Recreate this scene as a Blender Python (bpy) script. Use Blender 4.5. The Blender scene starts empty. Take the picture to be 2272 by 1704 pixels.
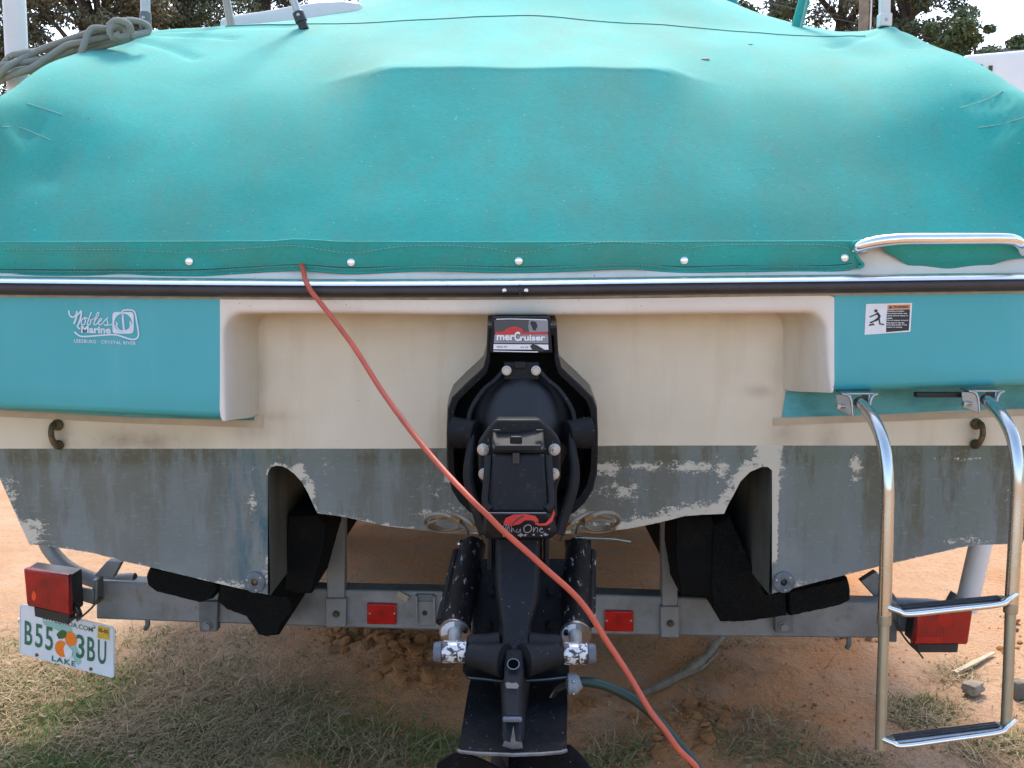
import bpy, bmesh, math, random
from mathutils import Vector, Matrix, noise as mnoise

R = math.radians
random.seed(7)
sc = bpy.context.scene
COL = sc.collection

# ------------------------------------------------------------------ camera
CAM_H = 1.45
PITCH = R(6.5)
F = 2230.0                       # focal length in photograph pixels (2272 wide)
cam_d = bpy.data.cameras.new('camera')
cam_d.sensor_width = 36.0
cam_d.lens = 36.0 * F / 2272.0
cam_d.clip_start = 0.05
cam_d.clip_end = 2000
cam = bpy.data.objects.new('camera', cam_d)
cam.location = (0, 0, CAM_H)
cam.rotation_euler = (R(90) - PITCH, 0, 0)
COL.objects.link(cam)
sc.camera = cam

# ------------------------------------------------------------------ light
SUN_EL, SUN_AZ = R(53), R(2)     # azimuth from +Y (ahead of the boat) towards +X
w = bpy.data.worlds.new('World'); sc.world = w; w.use_nodes = True
wn = w.node_tree
sky = wn.nodes.new('ShaderNodeTexSky')
sky.sky_type = 'NISHITA'; sky.sun_disc = False
sky.sun_elevation = SUN_EL; sky.sun_rotation = SUN_AZ
sky.air_density = 1.0; sky.dust_density = 2.2; sky.ozone_density = 1.0
bg = wn.nodes['Background']; bg.inputs['Strength'].default_value = 0.15
wn.links.new(sky.outputs['Color'], bg.inputs['Color'])
sun_d = bpy.data.lights.new('sun', 'SUN'); sun_d.energy = 1.4; sun_d.angle = R(12); sun_d.color = (1.0, 0.95, 0.86)
sun = bpy.data.objects.new('sun', sun_d)
sdir = Vector((math.sin(SUN_AZ)*math.cos(SUN_EL), math.cos(SUN_AZ)*math.cos(SUN_EL), math.sin(SUN_EL)))
sun.rotation_euler = sdir.to_track_quat('Z', 'Y').to_euler()
sun.location = (0, 0, 30)
COL.objects.link(sun)
sc.view_settings.view_transform = 'Standard'
sc.view_settings.look = 'None'
sc.view_settings.gamma = 1.0
sc.view_settings.exposure = 1.8
sc.cycles.max_bounces = 8

# ------------------------------------------------------------------ measuring helpers
CT, ST = math.cos(PITCH), math.sin(PITCH)
def P(px, py, Y):
    """photograph pixel at a chosen distance Y ahead -> point of the place"""
    dx = (px - 1136) / F; dy = (852 - py) / F
    d = Vector((dx, CT + dy*ST, -ST + dy*CT))
    t = Y / d.y
    return Vector((d.x*t, Y, CAM_H + d.z*t))
def G(px, py, z=0.0):
    dx = (px - 1136) / F; dy = (852 - py) / F
    d = Vector((dx, CT + dy*ST, -ST + dy*CT))
    t = (z - CAM_H) / d.z
    return Vector((d.x*t, d.y*t, z))
def lerp(a, b, t): return a + (b - a)*t
def sstep(a, b, x):
    t = max(0.0, min(1.0, (x - a)/(b - a))) if a != b else float(x > a)
    return t*t*(3 - 2*t)
def interp(pts, x):
    if x <= pts[0][0]: return pts[0][1]
    for (x0, y0), (x1, y1) in zip(pts, pts[1:]):
        if x <= x1: return lerp(y0, y1, (x - x0)/(x1 - x0))
    return pts[-1][1]
def pchip(pts):
    """smooth interpolation without overshoot"""
    xs = [p[0] for p in pts]; ys = [p[1] for p in pts]; n = len(xs)
    h = [xs[i+1]-xs[i] for i in range(n-1)]; d = [(ys[i+1]-ys[i])/h[i] for i in range(n-1)]
    m = [0.0]*n
    m[0], m[-1] = d[0], d[-1]
    for i in range(1, n-1):
        if d[i-1]*d[i] > 0:
            w1 = 2*h[i]+h[i-1]; w2 = h[i]+2*h[i-1]
            m[i] = (w1+w2)/(w1/d[i-1]+w2/d[i])
    def f(x):
        if x <= xs[0]: return ys[0]
        if x >= xs[-1]: return ys[-1]
        i = 0
        while x > xs[i+1]: i += 1
        t = (x-xs[i])/h[i]; t2 = t*t; t3 = t2*t
        return (2*t3-3*t2+1)*ys[i]+(t3-2*t2+t)*h[i]*m[i]+(-2*t3+3*t2)*ys[i+1]+(t3-t2)*h[i]*m[i+1]
    return f
def catmull(pts, n=8):
    pts = [Vector(p) for p in pts]
    if len(pts) < 3: return pts
    out = []
    q = [pts[0]*2-pts[1]] + pts + [pts[-1]*2-pts[-2]]
    for i in range(1, len(q)-2):
        for k in range(n):
            t = k/n
            a, b, c, d = q[i-1], q[i], q[i+1], q[i+2]
            out.append(0.5*((2*b)+(c-a)*t+(2*a-5*b+4*c-d)*t*t+(3*b-a-3*c+d)*t**3))
    out.append(pts[-1]); return out

# ------------------------------------------------------------------ mesh helpers
def BM(): return bmesh.new()
def box(bm, c, s, rot=None):
    c = Vector(c); vs = []
    for i in (-1, 1):
        for j in (-1, 1):
            for k in (-1, 1):
                v = Vector((i*s[0]/2, j*s[1]/2, k*s[2]/2))
                if rot: v = rot @ v
                vs.append(bm.verts.new(c+v))
    for f in ((0,1,3,2),(4,6,7,5),(0,4,5,1),(2,3,7,6),(0,2,6,4),(1,5,7,3)):
        bm.faces.new([vs[i] for i in f])
    return bm
def loft(bm, rings, closed=True, cap=True):
    rows = [[bm.verts.new(p) for p in r] for r in rings]
    n = len(rows[0])
    for a, b in zip(rows, rows[1:]):
        for i in range(n if closed else n-1):
            j = (i+1) % n
            bm.faces.new((a[i], a[j], b[j], b[i]))
    if cap and closed:
        bm.faces.new(list(reversed(rows[0]))); bm.faces.new(rows[-1])
    return rows
def tube(bm, pts, r, seg=10, cap=True, closed=False, flat=1.0):
    pts = [Vector(p) for p in pts]; n = len(pts)
    rs = r if isinstance(r, (list, tuple)) else [r]*n
    T = []
    for i in range(n):
        if closed: t = pts[(i+1) % n]-pts[i-1]
        else: t = pts[min(i+1, n-1)]-pts[max(i-1, 0)]
        T.append(t.normalized())
    up = Vector((0, 0, 1)) if abs(T[0].z) < .9 else Vector((1, 0, 0))
    nrm = (up - T[0]*up.dot(T[0])).normalized()
    rings = []
    for i in range(n):
        nrm = (nrm - T[i]*nrm.dot(T[i])).normalized()
        b = T[i].cross(nrm)
        rings.append([pts[i]+nrm*(math.cos(2*math.pi*k/seg)*rs[i]*flat)+b*(math.sin(2*math.pi*k/seg)*rs[i]) for k in range(seg)])
    if closed:
        rings.append(rings[0]); loft(bm, rings, True, False)
        bmesh.ops.remove_doubles(bm, verts=bm.verts, dist=1e-6)
    else: loft(bm, rings, True, cap)
    return bm
def cyl(bm, a, b, r0, r1=None, seg=16):
    return tube(bm, [a, b], [r0, r0 if r1 is None else r1], seg)
def prism(bm, ring, dy):
    """extrude an outline (points in world) along y"""
    return loft(bm, [ring, [Vector(p)+Vector((0, dy, 0)) for p in ring]])
def ball(bm, c, s, seg=16, rings=10, rot=None):
    M = Matrix.Translation(c) @ (rot.to_4x4() if rot else Matrix()) @ Matrix.Diagonal((s[0], s[1], s[2], 1))
    bmesh.ops.create_uvsphere(bm, u_segments=seg, v_segments=rings, radius=1, matrix=M)
    return bm
def poly(bm, pts):
    return bm.faces.new([bm.verts.new(p) for p in pts])
def PP(pts, Y): return [P(x, y, Y) for x, y in pts]
RIB = [0]
def ribbon(bm, pxs, Y, wpx, n=6, smooth=True):
    RIB[0] += 1
    pts = [Vector((x, y, 0)) for x, y in pxs]
    if smooth: pts = catmull(pts, n)
    L = []; Rr = []
    for i, p in enumerate(pts):
        t = (pts[min(i+1, len(pts)-1)]-pts[max(i-1, 0)]).normalized()
        nn = Vector((-t.y, t.x, 0))*wpx/2
        yy = Y-.00006*(RIB[0] % 14)-.000012*i
        L.append(bm.verts.new(P(p.x+nn.x, p.y+nn.y, yy))); Rr.append(bm.verts.new(P(p.x-nn.x, p.y-nn.y, yy)))
    for i in range(len(pts)-1):
        bm.faces.new((L[i], L[i+1], Rr[i+1], Rr[i]))

def obj(name, bm, mat, parent=None, smooth=35, bevel=0, label=None, sub=0, recalc=True):
    if isinstance(bm, bmesh.types.BMesh):
        if recalc: bmesh.ops.recalc_face_normals(bm, faces=bm.faces)
        me = bpy.data.meshes.new(name); bm.to_mesh(me); bm.free()
    else: me = bm; me.name = name
    if me.vertices:
        lo = [min(v.co[i] for v in me.vertices) for i in range(3)]; hi = [max(v.co[i] for v in me.vertices) for i in range(3)]
        c = Vector(((lo[0]+hi[0])/2, (lo[1]+hi[1])/2, lo[2]))
    else: c = Vector()
    me.transform(Matrix.Translation(-c))
    me.materials.clear(); me.materials.append(mat)
    if smooth:
        me.polygons.foreach_set('use_smooth', [True]*len(me.polygons))
        me.set_sharp_from_angle(angle=R(smooth))
    o = bpy.data.objects.new(name, me); COL.objects.link(o)
    o.location = c
    if parent is not None:
        o.parent = parent
        o.location = c - WLOC[parent.name]
    WLOC[o.name] = c
    if bevel:
        b = o.modifiers.new('bevel', 'BEVEL'); b.width = bevel; b.segments = 2; b.limit_method = 'ANGLE'; b.angle_limit = R(40)
    if sub:
        s = o.modifiers.new('sub', 'SUBSURF'); s.levels = sub; s.render_levels = sub
    if label: o['label'] = label
    return o
WLOC = {}
def tag(o, label, cat, group=None, kind=None):
    o['label'] = label
    if cat: o['category'] = cat
    if group: o['group'] = group
    if kind: o['kind'] = kind
    return o
def thing(name, loc, label, cat, group=None):
    o = bpy.data.objects.new(name, None); COL.objects.link(o)
    o.location = loc; o.empty_display_size = .1
    WLOC[o.name] = Vector(loc)
    return tag(o, label, cat, group)

def text_mesh(s, size=1.0, bold=0.0, shear=0.0, sx=1.0, spacing=1.0, extrude=0.0):
    cu = bpy.data.curves.new('lettering', 'FONT'); cu.body = s; cu.size = size
    cu.offset = bold; cu.shear = shear; cu.space_character = spacing; cu.extrude = extrude
    cu.align_x = 'CENTER'; cu.align_y = 'CENTER'; cu.resolution_u = 3
    o = bpy.data.objects.new('lettering', cu); COL.objects.link(o)
    dg = bpy.context.evaluated_depsgraph_get()
    me = bpy.data.meshes.new_from_object(o.evaluated_get(dg))
    bpy.data.objects.remove(o); bpy.data.curves.remove(cu)
    me.transform(Matrix.Diagonal((sx, 1, 1, 1)))
    return me
def add_text(bm, s, origin, xd, yd, wid, hei, bold=0.0, shear=0.0, spacing=1.0):
    """lettering fitted into a wid x hei rectangle centred on origin"""
    me = text_mesh(s, 1.0, bold, shear, 1.0, spacing)
    xs = [v.co.x for v in me.vertices]; ys = [v.co.y for v in me.vertices]
    cx, cy = (min(xs)+max(xs))/2, (min(ys)+max(ys))/2
    kx, ky = wid/(max(xs)-min(xs)), hei/(max(ys)-min(ys))
    base = len(bm.verts)
    vs = [bm.verts.new(Vector(origin)+Vector(xd)*((v.co.x-cx)*kx)+Vector(yd)*((v.co.y-cy)*ky)) for v in me.vertices]
    for p in me.polygons:
        try: bm.faces.new([vs[i] for i in p.vertices])
        except ValueError: pass
    bpy.data.meshes.remove(me)

# ------------------------------------------------------------------ material helpers
class NT:
    def __init__(s, name):
        s.m = bpy.data.materials.new(name); s.m.use_nodes = True
        s.t = s.m.node_tree; s.b = s.t.nodes['Principled BSDF']
        s._o = None
    def n(s, k): return s.t.nodes.new(k)
    def l(s, a, b): s.t.links.new(a, b)
    def obj(s):
        if not s._o: s._o = s.n('ShaderNodeTexCoord').outputs['Object']
        return s._o
    def pos(s): return s.n('ShaderNodeNewGeometry').outputs['Position']
    def scaled(s, v, sc3):
        m = s.n('ShaderNodeVectorMath'); m.operation = 'MULTIPLY'; s.l(v, m.inputs[0]); m.inputs[1].default_value = sc3
        return m.outputs[0]
    def noise(s, scale, detail=4, rough=.55, vec=None, dist=0):
        k = s.n('ShaderNodeTexNoise'); k.inputs['Scale'].default_value = scale; k.inputs['Detail'].default_value = detail
        k.inputs['Roughness'].default_value = rough; k.inputs['Distortion'].default_value = dist
        s.l(vec if vec is not None else s.obj(), k.inputs['Vector']); return k.outputs['Fac']
    def voro(s, scale, feature='F1', vec=None, out='Distance'):
        k = s.n('ShaderNodeTexVoronoi'); k.inputs['Scale'].default_value = scale; k.feature = feature
        s.l(vec if vec is not None else s.obj(), k.inputs['Vector']); return k.outputs[out]
    def ramp(s, fac, stops, interp='LINEAR'):
        k = s.n('ShaderNodeValToRGB'); e = k.color_ramp.elements; k.color_ramp.interpolation = interp
        while len(e) < len(stops): e.new(.5)
        for x, (p, c) in zip(e, stops):
            x.position = p; x.color = (c, c, c, 1) if isinstance(c, (int, float)) else (*c, 1)
        s.l(fac, k.inputs['Fac']); return k.outputs['Color']
    def put(s, sock, v):
        if isinstance(v, (int, float)): sock.default_value = v
        elif isinstance(v, (tuple, list)): sock.default_value = (*v, 1) if len(v) == 3 else v
        else: s.l(v, sock)
    def mix(s, fac, a, b, mode='MIX'):
        k = s.n('ShaderNodeMix'); k.data_type = 'RGBA'; k.blend_type = mode
        s.put(k.inputs[0], fac); s.put(k.inputs[6], a); s.put(k.inputs[7], b); return k.outputs[2]
    def math(s, op, a, b=0.0, clamp=False):
        k = s.n('ShaderNodeMath'); k.operation = op; k.use_clamp = clamp
        s.put(k.inputs[0], a); s.put(k.inputs[1], b); return k.outputs[0]
    def attr(s, name):
        k = s.n('ShaderNodeAttribute'); k.attribute_name = name; return k.outputs['Fac']
    def attrc(s, name):
        k = s.n('ShaderNodeAttribute'); k.attribute_name = name; return k.outputs['Color']
    def col(s, v): s.put(s.b.inputs['Base Color'], v)
    def set(s, **kw):
        for k, v in kw.items(): s.put(s.b.inputs[k.replace('_', ' ')], v)
        return s
    def bump(s, h, strength=.3, dist=.002):
        k = s.n('ShaderNodeBump'); k.inputs['Strength'].default_value = strength; k.inputs['Distance'].default_value = dist
        s.l(h, k.inputs['Height']); s.l(k.outputs[0], s.b.inputs['Normal'])
def simple(name, c, rough=.5, metal=0.0, var=.18, vs=14, bs=0, bscale=300, bdist=.001, rvar=.12, coat=0, spec=.5):
    k = NT(name)
    n1 = k.noise(vs, 5, .6)
    k.col(k.mix(k.ramp(n1, [(.3, 0.0), (.7, 1.0)]), tuple(x*(1-var) for x in c), tuple(min(1, x*(1+var)) for x in c)))
    k.set(Metallic=metal)
    k.put(k.b.inputs['Roughness'], k.math('ADD', k.math('MULTIPLY', k.math('SUBTRACT', n1, .5), rvar*2), rough, True))
    k.b.inputs['Coat Weight'].default_value = coat
    k.b.inputs['Specular IOR Level'].default_value = spec
    if bs: k.bump(k.noise(bscale, 4), bs, bdist)
    return k.m
MAT = {}
def mats():
    M = MAT
    # teal canvas
    k = NT('canvas')
    fine = k.noise(330, 3, .7, k.scaled(k.obj(), (.22, 1, 1)))
    big = k.noise(2.2, 5, .6)
    streak = k.noise(2.4, 6, .68, k.scaled(k.obj(), (1.3, .6, .6)))
    c = k.mix(k.ramp(big, [(.35, 0.0), (.7, 1.0)]), (.020, .285, .235), (.034, .355, .300))
    c = k.mix(k.ramp(streak, [(.42, 0.0), (.70, .75)]), c, (.080, .235, .170))
    c = k.mix(k.ramp(k.noise(14, 6, .7, k.scaled(k.obj(), (1.5, .8, .6))), [(.5, 0.0), (.72, .32)]), c, (.10, .25, .22))
    c = k.mix(k.ramp(fine, [(.30, .34), (.50, 0.0)]), c, (.014, .17, .15))
    c = k.mix(k.ramp(fine, [(.58, 0.0), (.78, .18)]), c, (.070, .42, .38))
    c = k.mix(k.ramp(k.noise(60, 2, .5, k.scaled(k.obj(), (.35, 1, 1))), [(.74, 0.0), (.78, .4)]), c, (.02, .36, .40))
    c = k.mix(k.ramp(k.noise(170, 1, .5), [(.765, 0.0), (.785, .5)]), c, (.45, .65, .60))
    c = k.mix(k.ramp(k.noise(130, 1, .5), [(.215, .6), (.235, 0.0)]), c, (.02, .09, .08))
    k.col(c); k.set(Roughness=.85); k.b.inputs['Specular IOR Level'].default_value = .25
    k.b.inputs['Sheen Weight'].default_value = .08
    k.bump(k.math('ADD', fine, k.math('MULTIPLY', k.noise(35, 4), .9)), .35, .0012)
    M['canvas'] = k.m
    # gelcoat with antifouling below the waterline
    def gel(name, anti):
        k = NT(name)
        big = k.noise(3.5, 5, .6)
        vert = k.noise(5, 5, .6, k.scaled(k.obj(), (2.5, 2.5, .35)))
        c = k.mix(k.ramp(big, [(.35, 0.0), (.7, 1.0)]), (.595, .525, .395), (.665, .60, .47))
        c = k.mix(k.ramp(vert, [(.52, 0.0), (.80, .36)]), c, (.40, .31, .18))
        c = k.mix(k.ramp(k.noise(160, 2, .5), [(.24, .8), (.27, 0.0)]), c, (.08, .06, .04))
        if anti:
            st = k.attr('stain')
            c = k.mix(k.math('MULTIPLY', st, k.ramp(k.noise(9, 5, .65), [(.3, .15), (.65, .85)]), True), c, (.19, .145, .08))
        rough = .38
        if anti:
            sa = k.noise(7, 6, .65, k.scaled(k.obj(), (1.6, 1.6, .45)))
            a = k.mix(k.ramp(k.noise(5, 5, .6), [(.3, 0.0), (.7, 1.0)]), (.138, .156, .150), (.196, .217, .207))
            alg = k.math('MULTIPLY', k.attr('algae'), k.ramp(sa, [(.3, .2), (.7, 1.0)]), True)
            a = k.mix(alg, a, (.125, .150, .115))
            bm_ = k.math('MULTIPLY', k.ramp(k.noise(4.5, 8, .75, k.scaled(k.obj(), (2.0, 2.0, .40))), [(.475, 0.0), (.565, 1.0)]), k.math('ADD', .35, k.math('MULTIPLY', k.attr('algae'), .6)), True)
            a = k.mix(k.math('MULTIPLY', bm_, .85), a, (.090, .078, .040))
            a = k.mix(k.math('MULTIPLY', k.attr('blue'), k.ramp(k.noise(20, 5, .7, k.scaled(k.obj(), (1.5, 1.5, .3))), [(.45, 0.0), (.62, .8)]), True), a, (.045, .105, .125))
            a = k.mix(k.ramp(k.noise(75, 5, .7, k.scaled(k.obj(), (.5, .5, 1.6))), [(.56, 0.0), (.70, .45)]), a, (.27, .28, .26))
            cn = k.math('ADD', k.math('MULTIPLY', k.noise(38, 10, .78, k.scaled(k.obj(), (.75, .75, 1.4))), .72), k.math('MULTIPLY', k.noise(150, 5, .7), .28))
            thr = k.math('ADD', cn, k.math('MULTIPLY', k.attr('chip'), .34))
            chip = k.ramp(thr, [(.645, 0.0), (.68, 1.0)])
            a = k.mix(chip, a, (.52, .48, .38))
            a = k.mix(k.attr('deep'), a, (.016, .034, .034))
            under = k.ramp(k.math('ADD', k.math('MULTIPLY', k.attr('wl'), 50.0), k.math('MULTIPLY', k.noise(60, 2), .05)), [(.0, 1.0), (.06, 0.0)])
            c = k.mix(under, c, a)
            k.put(k.b.inputs['Roughness'], k.math('ADD', k.math('MULTIPLY', under, .30), .36))
            k.bump(k.math('ADD', k.math('MULTIPLY', k.math('MULTIPLY', chip, under), -1.0), k.math('MULTIPLY', k.noise(120, 5), .25)), .35, .0015)
        else:
            k.set(Roughness=rough)
            k.bump(k.noise(40, 3), .05, .002)
        k.col(c); k.b.inputs['Coat Weight'].default_value = 0.0 if anti else .1
        return k.m
    M['gel'] = gel('gelcoat_beige', False)
    k = NT('gelcoat_pale'); c = k.mix(k.ramp(k.noise(4, 5), [(.3, 0.0), (.7, 1.0)]), (.66, .60, .52), (.74, .69, .62))
    c = k.mix(k.ramp(k.noise(6, 5, .6, k.scaled(k.obj(), (2, 2, .5))), [(.52, 0.0), (.8, .35)]), c, (.46, .37, .24))
    c = k.mix(k.ramp(k.noise(120, 2, .5), [(.24, .8), (.27, 0.0)]), c, (.10, .08, .06))
    k.col(c); k.set(Roughness=.33); k.bump(k.noise(40, 3), .04, .002); M['gel_pale'] = k.m
    wall = k.mix(k.ramp(k.noise(3.5, 5, .6), [(.35, 0.0), (.7, 1.0)]), (.585, .515, .385), (.65, .585, .455))
    wall = k.mix(k.ramp(k.noise(6, 5, .6, k.scaled(k.obj(), (2, 2, .3))), [(.5, 0.0), (.8, .45)]), wall, (.38, .29, .17))
    k.col(k.mix(k.attr('wall_mix'), c, wall))  # blends from the pale lip to the beige recess wall
    k = NT('void'); k.col((.003, .003, .003)); k.set(Roughness=1.0); k.b.inputs['Specular IOR Level'].default_value = 0; M['void'] = k.m
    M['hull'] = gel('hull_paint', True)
    # teal gelcoat
    k = NT('teal_gelcoat')
    c = k.mix(k.ramp(k.noise(2.5, 4), [(.3, 0.0), (.7, 1.0)]), (.040, .325, .350), (.054, .368, .402))
    c = k.mix(k.ramp(k.noise(6, 5, .6, k.scaled(k.obj(), (2.2, 2.2, .25))), [(.55, 0.0), (.8, .30)]), c, (.14, .42, .50))
    c = k.mix(k.ramp(k.noise(220, 2, .5), [(.22, .7), (.25, 0.0)]), c, (.02, .07, .07))
    k.col(c); k.put(k.b.inputs['Roughness'], k.math('ADD', k.math('MULTIPLY', k.noise(9, 4), .2), .28))
    k.bump(k.noise(30, 3), .04, .002)
    M['teal'] = k.m
    k = NT('teal_band'); b = k.noise(7, 5, .6, k.scaled(k.obj(), (.6, 1, 1.4)))
    c = k.mix(k.ramp(b, [(.42, 0.0), (.60, 1.0)]), (.060, .33, .37), (.014, .17, .19))
    k.col(c); k.set(Roughness=.4); M['teal_band'] = k.m
    # black drive paint
    def black(name, base, chips, cc, thr, rough=.38):
        k = NT(name)
        dust = k.noise(7, 6, .65)
        c = k.mix(k.ramp(dust, [(.50, 0.0), (.8, .35)]), base, (.036, .040, .046))
        c = k.mix(k.ramp(k.noise(38, 6, .75), [(.58, 0.0), (.74, .28)]), c, (.09, .10, .11))
        if chips:
            c = k.mix(k.ramp(k.noise(70, 6, .7, k.scaled(k.obj(), (1.4, .45, .45))), [(thr, 0.0), (thr+.015, 1.0)]), c, cc)
        c = k.mix(k.ramp(k.noise(260, 1, .5), [(.785, 0.0), (.80, .7)]), c, (.55, .55, .52))
        k.col(c); k.put(k.b.inputs['Roughness'], k.math('ADD', k.math('MULTIPLY', dust, .40), rough))
        k.bump(k.noise(150, 5), .15, .0012); k.b.inputs['Specular IOR Level'].default_value = .28
        return k.m
    M['black'] = black('drive_black', (.0065, .007, .0085), False, None, 0, .46)
    M['black_matte'] = black('housing_black', (.0045, .0045, .005), False, None, 0, .5)
    M['black_plate'] = black('plate_black', (.006, .006, .007), True, (.10, .10, .10), .66, .75); MAT['black_plate'].node_tree.nodes['Principled BSDF'].inputs['Specular IOR Level'].default_value = .12
    M['black_worn'] = black('worn_black', (.006, .006, .007), True, (.36, .37, .37), .612, .28)
    M['black_scuffed'] = black('scuffed_black', (.008, .008, .0095), True, (.24, .24, .24), .68)
    k = NT('rim_brown'); k.col(k.mix(k.ramp(k.noise(9, 5), [(.3, 0.0), (.7, 1.0)]), (.062, .053, .040), (.100, .085, .065)))
    k.set(Roughness=.42); M['rim'] = k.m
    M['rubber'] = simple('black_rubber', (.030, .027, .028), .5, 0, .3, 25, .2, 400)
    M['rubber_dark'] = simple('bellows_rubber', (.0045, .0045, .005), .55, 0, .5, 9, .1, 200)
    M['steel'] = simple('stainless', (.78, .77, .75), .16, 1, .06, 30)
    M['steel_worn'] = simple('stainless_worn', (.42, .42, .41), .40, 1, .15, 40, .15, 500)
    k = NT('ladder_steel'); 
    c = k.mix(k.ramp(k.noise(5, 4, .6, k.scaled(k.obj(), (1, 1, .6))), [(.35, 0.0), (.65, 1.0)]), (.60, .60, .57), (.47, .46, .38))
    k.col(c); k.set(Metallic=1.0); k.put(k.b.inputs['Roughness'], k.math('ADD', k.math('MULTIPLY', k.noise(60, 4), .22), .14)); M['ladder'] = k.m
    k = NT('ladder_steel_dull'); k.col(k.mix(k.noise(30, 4), (.40, .39, .30), (.31, .30, .22))); k.set(Metallic=.85, Roughness=.42); M['ladder_dull'] = k.m
    k = NT('galvanised')
    v = k.voro(60, 'F1', None, 'Color')
    c = k.mix(k.ramp(k.noise(8, 5, .6), [(.3, 0.0), (.7, 1.0)]), (.175, .18, .178), (.27, .275, .27))
    c = k.mix(k.ramp(k.noise(22, 6, .7), [(.53, 0.0), (.72, .6)]), c, (.15, .115, .075))
    k.col(c); k.set(Metallic=.35, Roughness=.55); k.bump(k.noise(90, 4), .1, .001); M['galv'] = k.m
    M['galv_dark'] = simple('galvanised_dull', (.15, .155, .155), .6, .3, .25, 16, .1, 90)
    k = NT('black_carpet'); c = k.mix(k.ramp(k.noise(300, 3, .7), [(.35, 0.0), (.7, 1.0)]), (.004, .0045, .0045), (.020, .021, .020))
    c = k.mix(k.ramp(k.noise(9, 5, .65), [(.55, 0.0), (.75, .5)]), c, (.040, .034, .024)); k.col(c); k.set(Roughness=1.0); k.b.inputs['Specular IOR Level'].default_value = .1
    k.bump(k.noise(260, 4), 1.0, .006); M['carpet'] = k.m
    k = NT('red_lens'); n = k.noise(14, 3)
    k.col(k.mix(k.ramp(n, [(.35, 0.0), (.7, 1.0)]), (.21, .003, .004), (.42, .006, .006))); k.set(Roughness=.25); k.b.inputs['Coat Weight'].default_value = .1
    k.b.inputs['Subsurface Weight'].default_value = .12; k.b.inputs['Subsurface Radius'].default_value = (.02, .004, .004)
    wv = k.n('ShaderNodeTexWave'); wv.inputs['Scale'].default_value = 60; k.l(k.obj(), wv.inputs['Vector']); k.bump(wv.outputs['Fac'], .35, .002)
    M['lens'] = k.m
    M['lens_bright'] = simple('red_reflector', (.40, .008, .006), .15, 0, .2, 30, .2, 300)
    M['plastic'] = simple('black_plastic', (.016, .017, .020), .4, 0, .3, 20)
    M['white'] = simple('white_vinyl', (.74, .75, .76), .5, 0, .06, 12)
    M['decal_white'] = simple('decal_white', (.60, .66, .72), .5, 0, .10, 40)
    M['plate'] = simple('plate_white', (.66, .68, .69), .35, 0, .07, 10)
    M['plate_green'] = simple('plate_green', (.012, .13, .075), .4, 0, .15, 40)
    M['plate_mint'] = simple('plate_mint', (.26, .48, .41), .4, 0, .06, 20)
    M['orange'] = simple('orange_print', (.80, .19, .010), .45, 0, .10, 60)
    M['leafgreen'] = simple('leaf_print', (.035, .10, .030), .45, 0, .3, 90)
    M['yellow'] = simple('yellow_sticker', (.62, .38, .03), .45, 0, .2, 90)
    M['ink'] = simple('black_ink', (.015, .014, .016), .5, 0, .2, 40)
    M['grey_ink'] = simple('grey_print', (.22, .22, .24), .45, 0, .12, 40)
    M['dark_ink'] = simple('slate_print', (.045, .048, .055), .4, 0, .15, 40)
    M['red_ink'] = simple('red_print', (.48, .025, .025), .45, 0, .2, 40)
    M['warn'] = simple('warning_orange', (.62, .22, .05), .5, 0, .1, 40)
    M['bleach'] = simple('printed_white', (.70, .70, .70), .5, 0, .08, 40)
    M['cord'] = simple('orange_cord', (.44, .075, .036), .5, 0, .22, 14, .15, 200)
    M['hose'] = simple('green_hose', (.006, .027, .021), .5, 0, .3, 20, .15, 300)
    M['grey_plastic'] = simple('grey_plastic', (.20, .22, .235), .5, 0, .2, 20, .1, 300)
    M['grey_cap'] = simple('grey_cap', (.10, .115, .14), .45, 0, .25, 20)
    k = NT('peeling_chrome')
    n = k.noise(65, 6, .65, k.scaled(k.obj(), (1, 1, 1)), .6)
    f = k.ramp(n, [(.53, 0.0), (.55, 1.0)]); wh = k.ramp(k.noise(30, 5, .6), [(.37, 0.0), (.41, 1.0)])
    c = k.mix(f, k.mix(wh, (.60, .58, .57), (.60, .59, .58)), (.045, .040, .045)); k.col(c); k.set(Metallic=k.math('MULTIPLY', k.math('SUBTRACT', 1.0, f), k.math('SUBTRACT', 1.0, wh)), Roughness=.36)
    k.bump(f, .5, .001); M['peel'] = k.m
    k = NT('flaking_white'); n = k.noise(45, 5, .6)
    k.col(k.mix(k.ramp(n, [(.60, 0.0), (.63, 1.0)]), (.66, .67, .70), (.12, .11, .10))); k.set(Roughness=.45); k.bump(n, .4, .002); M['flake'] = k.m
    k = NT('braid'); wv = k.n('ShaderNodeTexWave'); wv.inputs['Scale'].default_value = 260; wv.inputs['Distortion'].default_value = 2; k.l(k.obj(), wv.inputs['Vector'])
    k.col(k.mix(wv.outputs['Fac'], (.19, .16, .115), (.40, .36, .28))); k.set(Metallic=.3, Roughness=.5); k.bump(wv.outputs['Fac'], .6, .001); M['braid'] = k.m
    M['brass'] = simple('tarnished_brass', (.20, .12, .05), .5, .6, .4, 40)
    M['verdigris'] = simple('weathered_bronze', (.10, .072, .032), .65, .3, .5, 60, .5, 300)
    M['pvc'] = simple('white_pipe', (.62, .60, .57), .45, 0, .08, 6)
    k = NT('rope'); wv = k.n('ShaderNodeTexWave'); wv.inputs['Scale'].default_value = 150; wv.inputs['Distortion'].default_value = 1.5; wv.bands_direction = 'DIAGONAL'; k.l(k.obj(), wv.inputs['Vector'])
    k.col(k.mix(wv.outputs['Fac'], (.17, .18, .15), (.36, .38, .33))); k.set(Roughness=.9); k.bump(wv.outputs['Fac'], .7, .002); M['rope'] = k.m
    M['thread'] = simple('sewing_thread', (.22, .36, .31), .9, 0, .2, 50)
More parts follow.
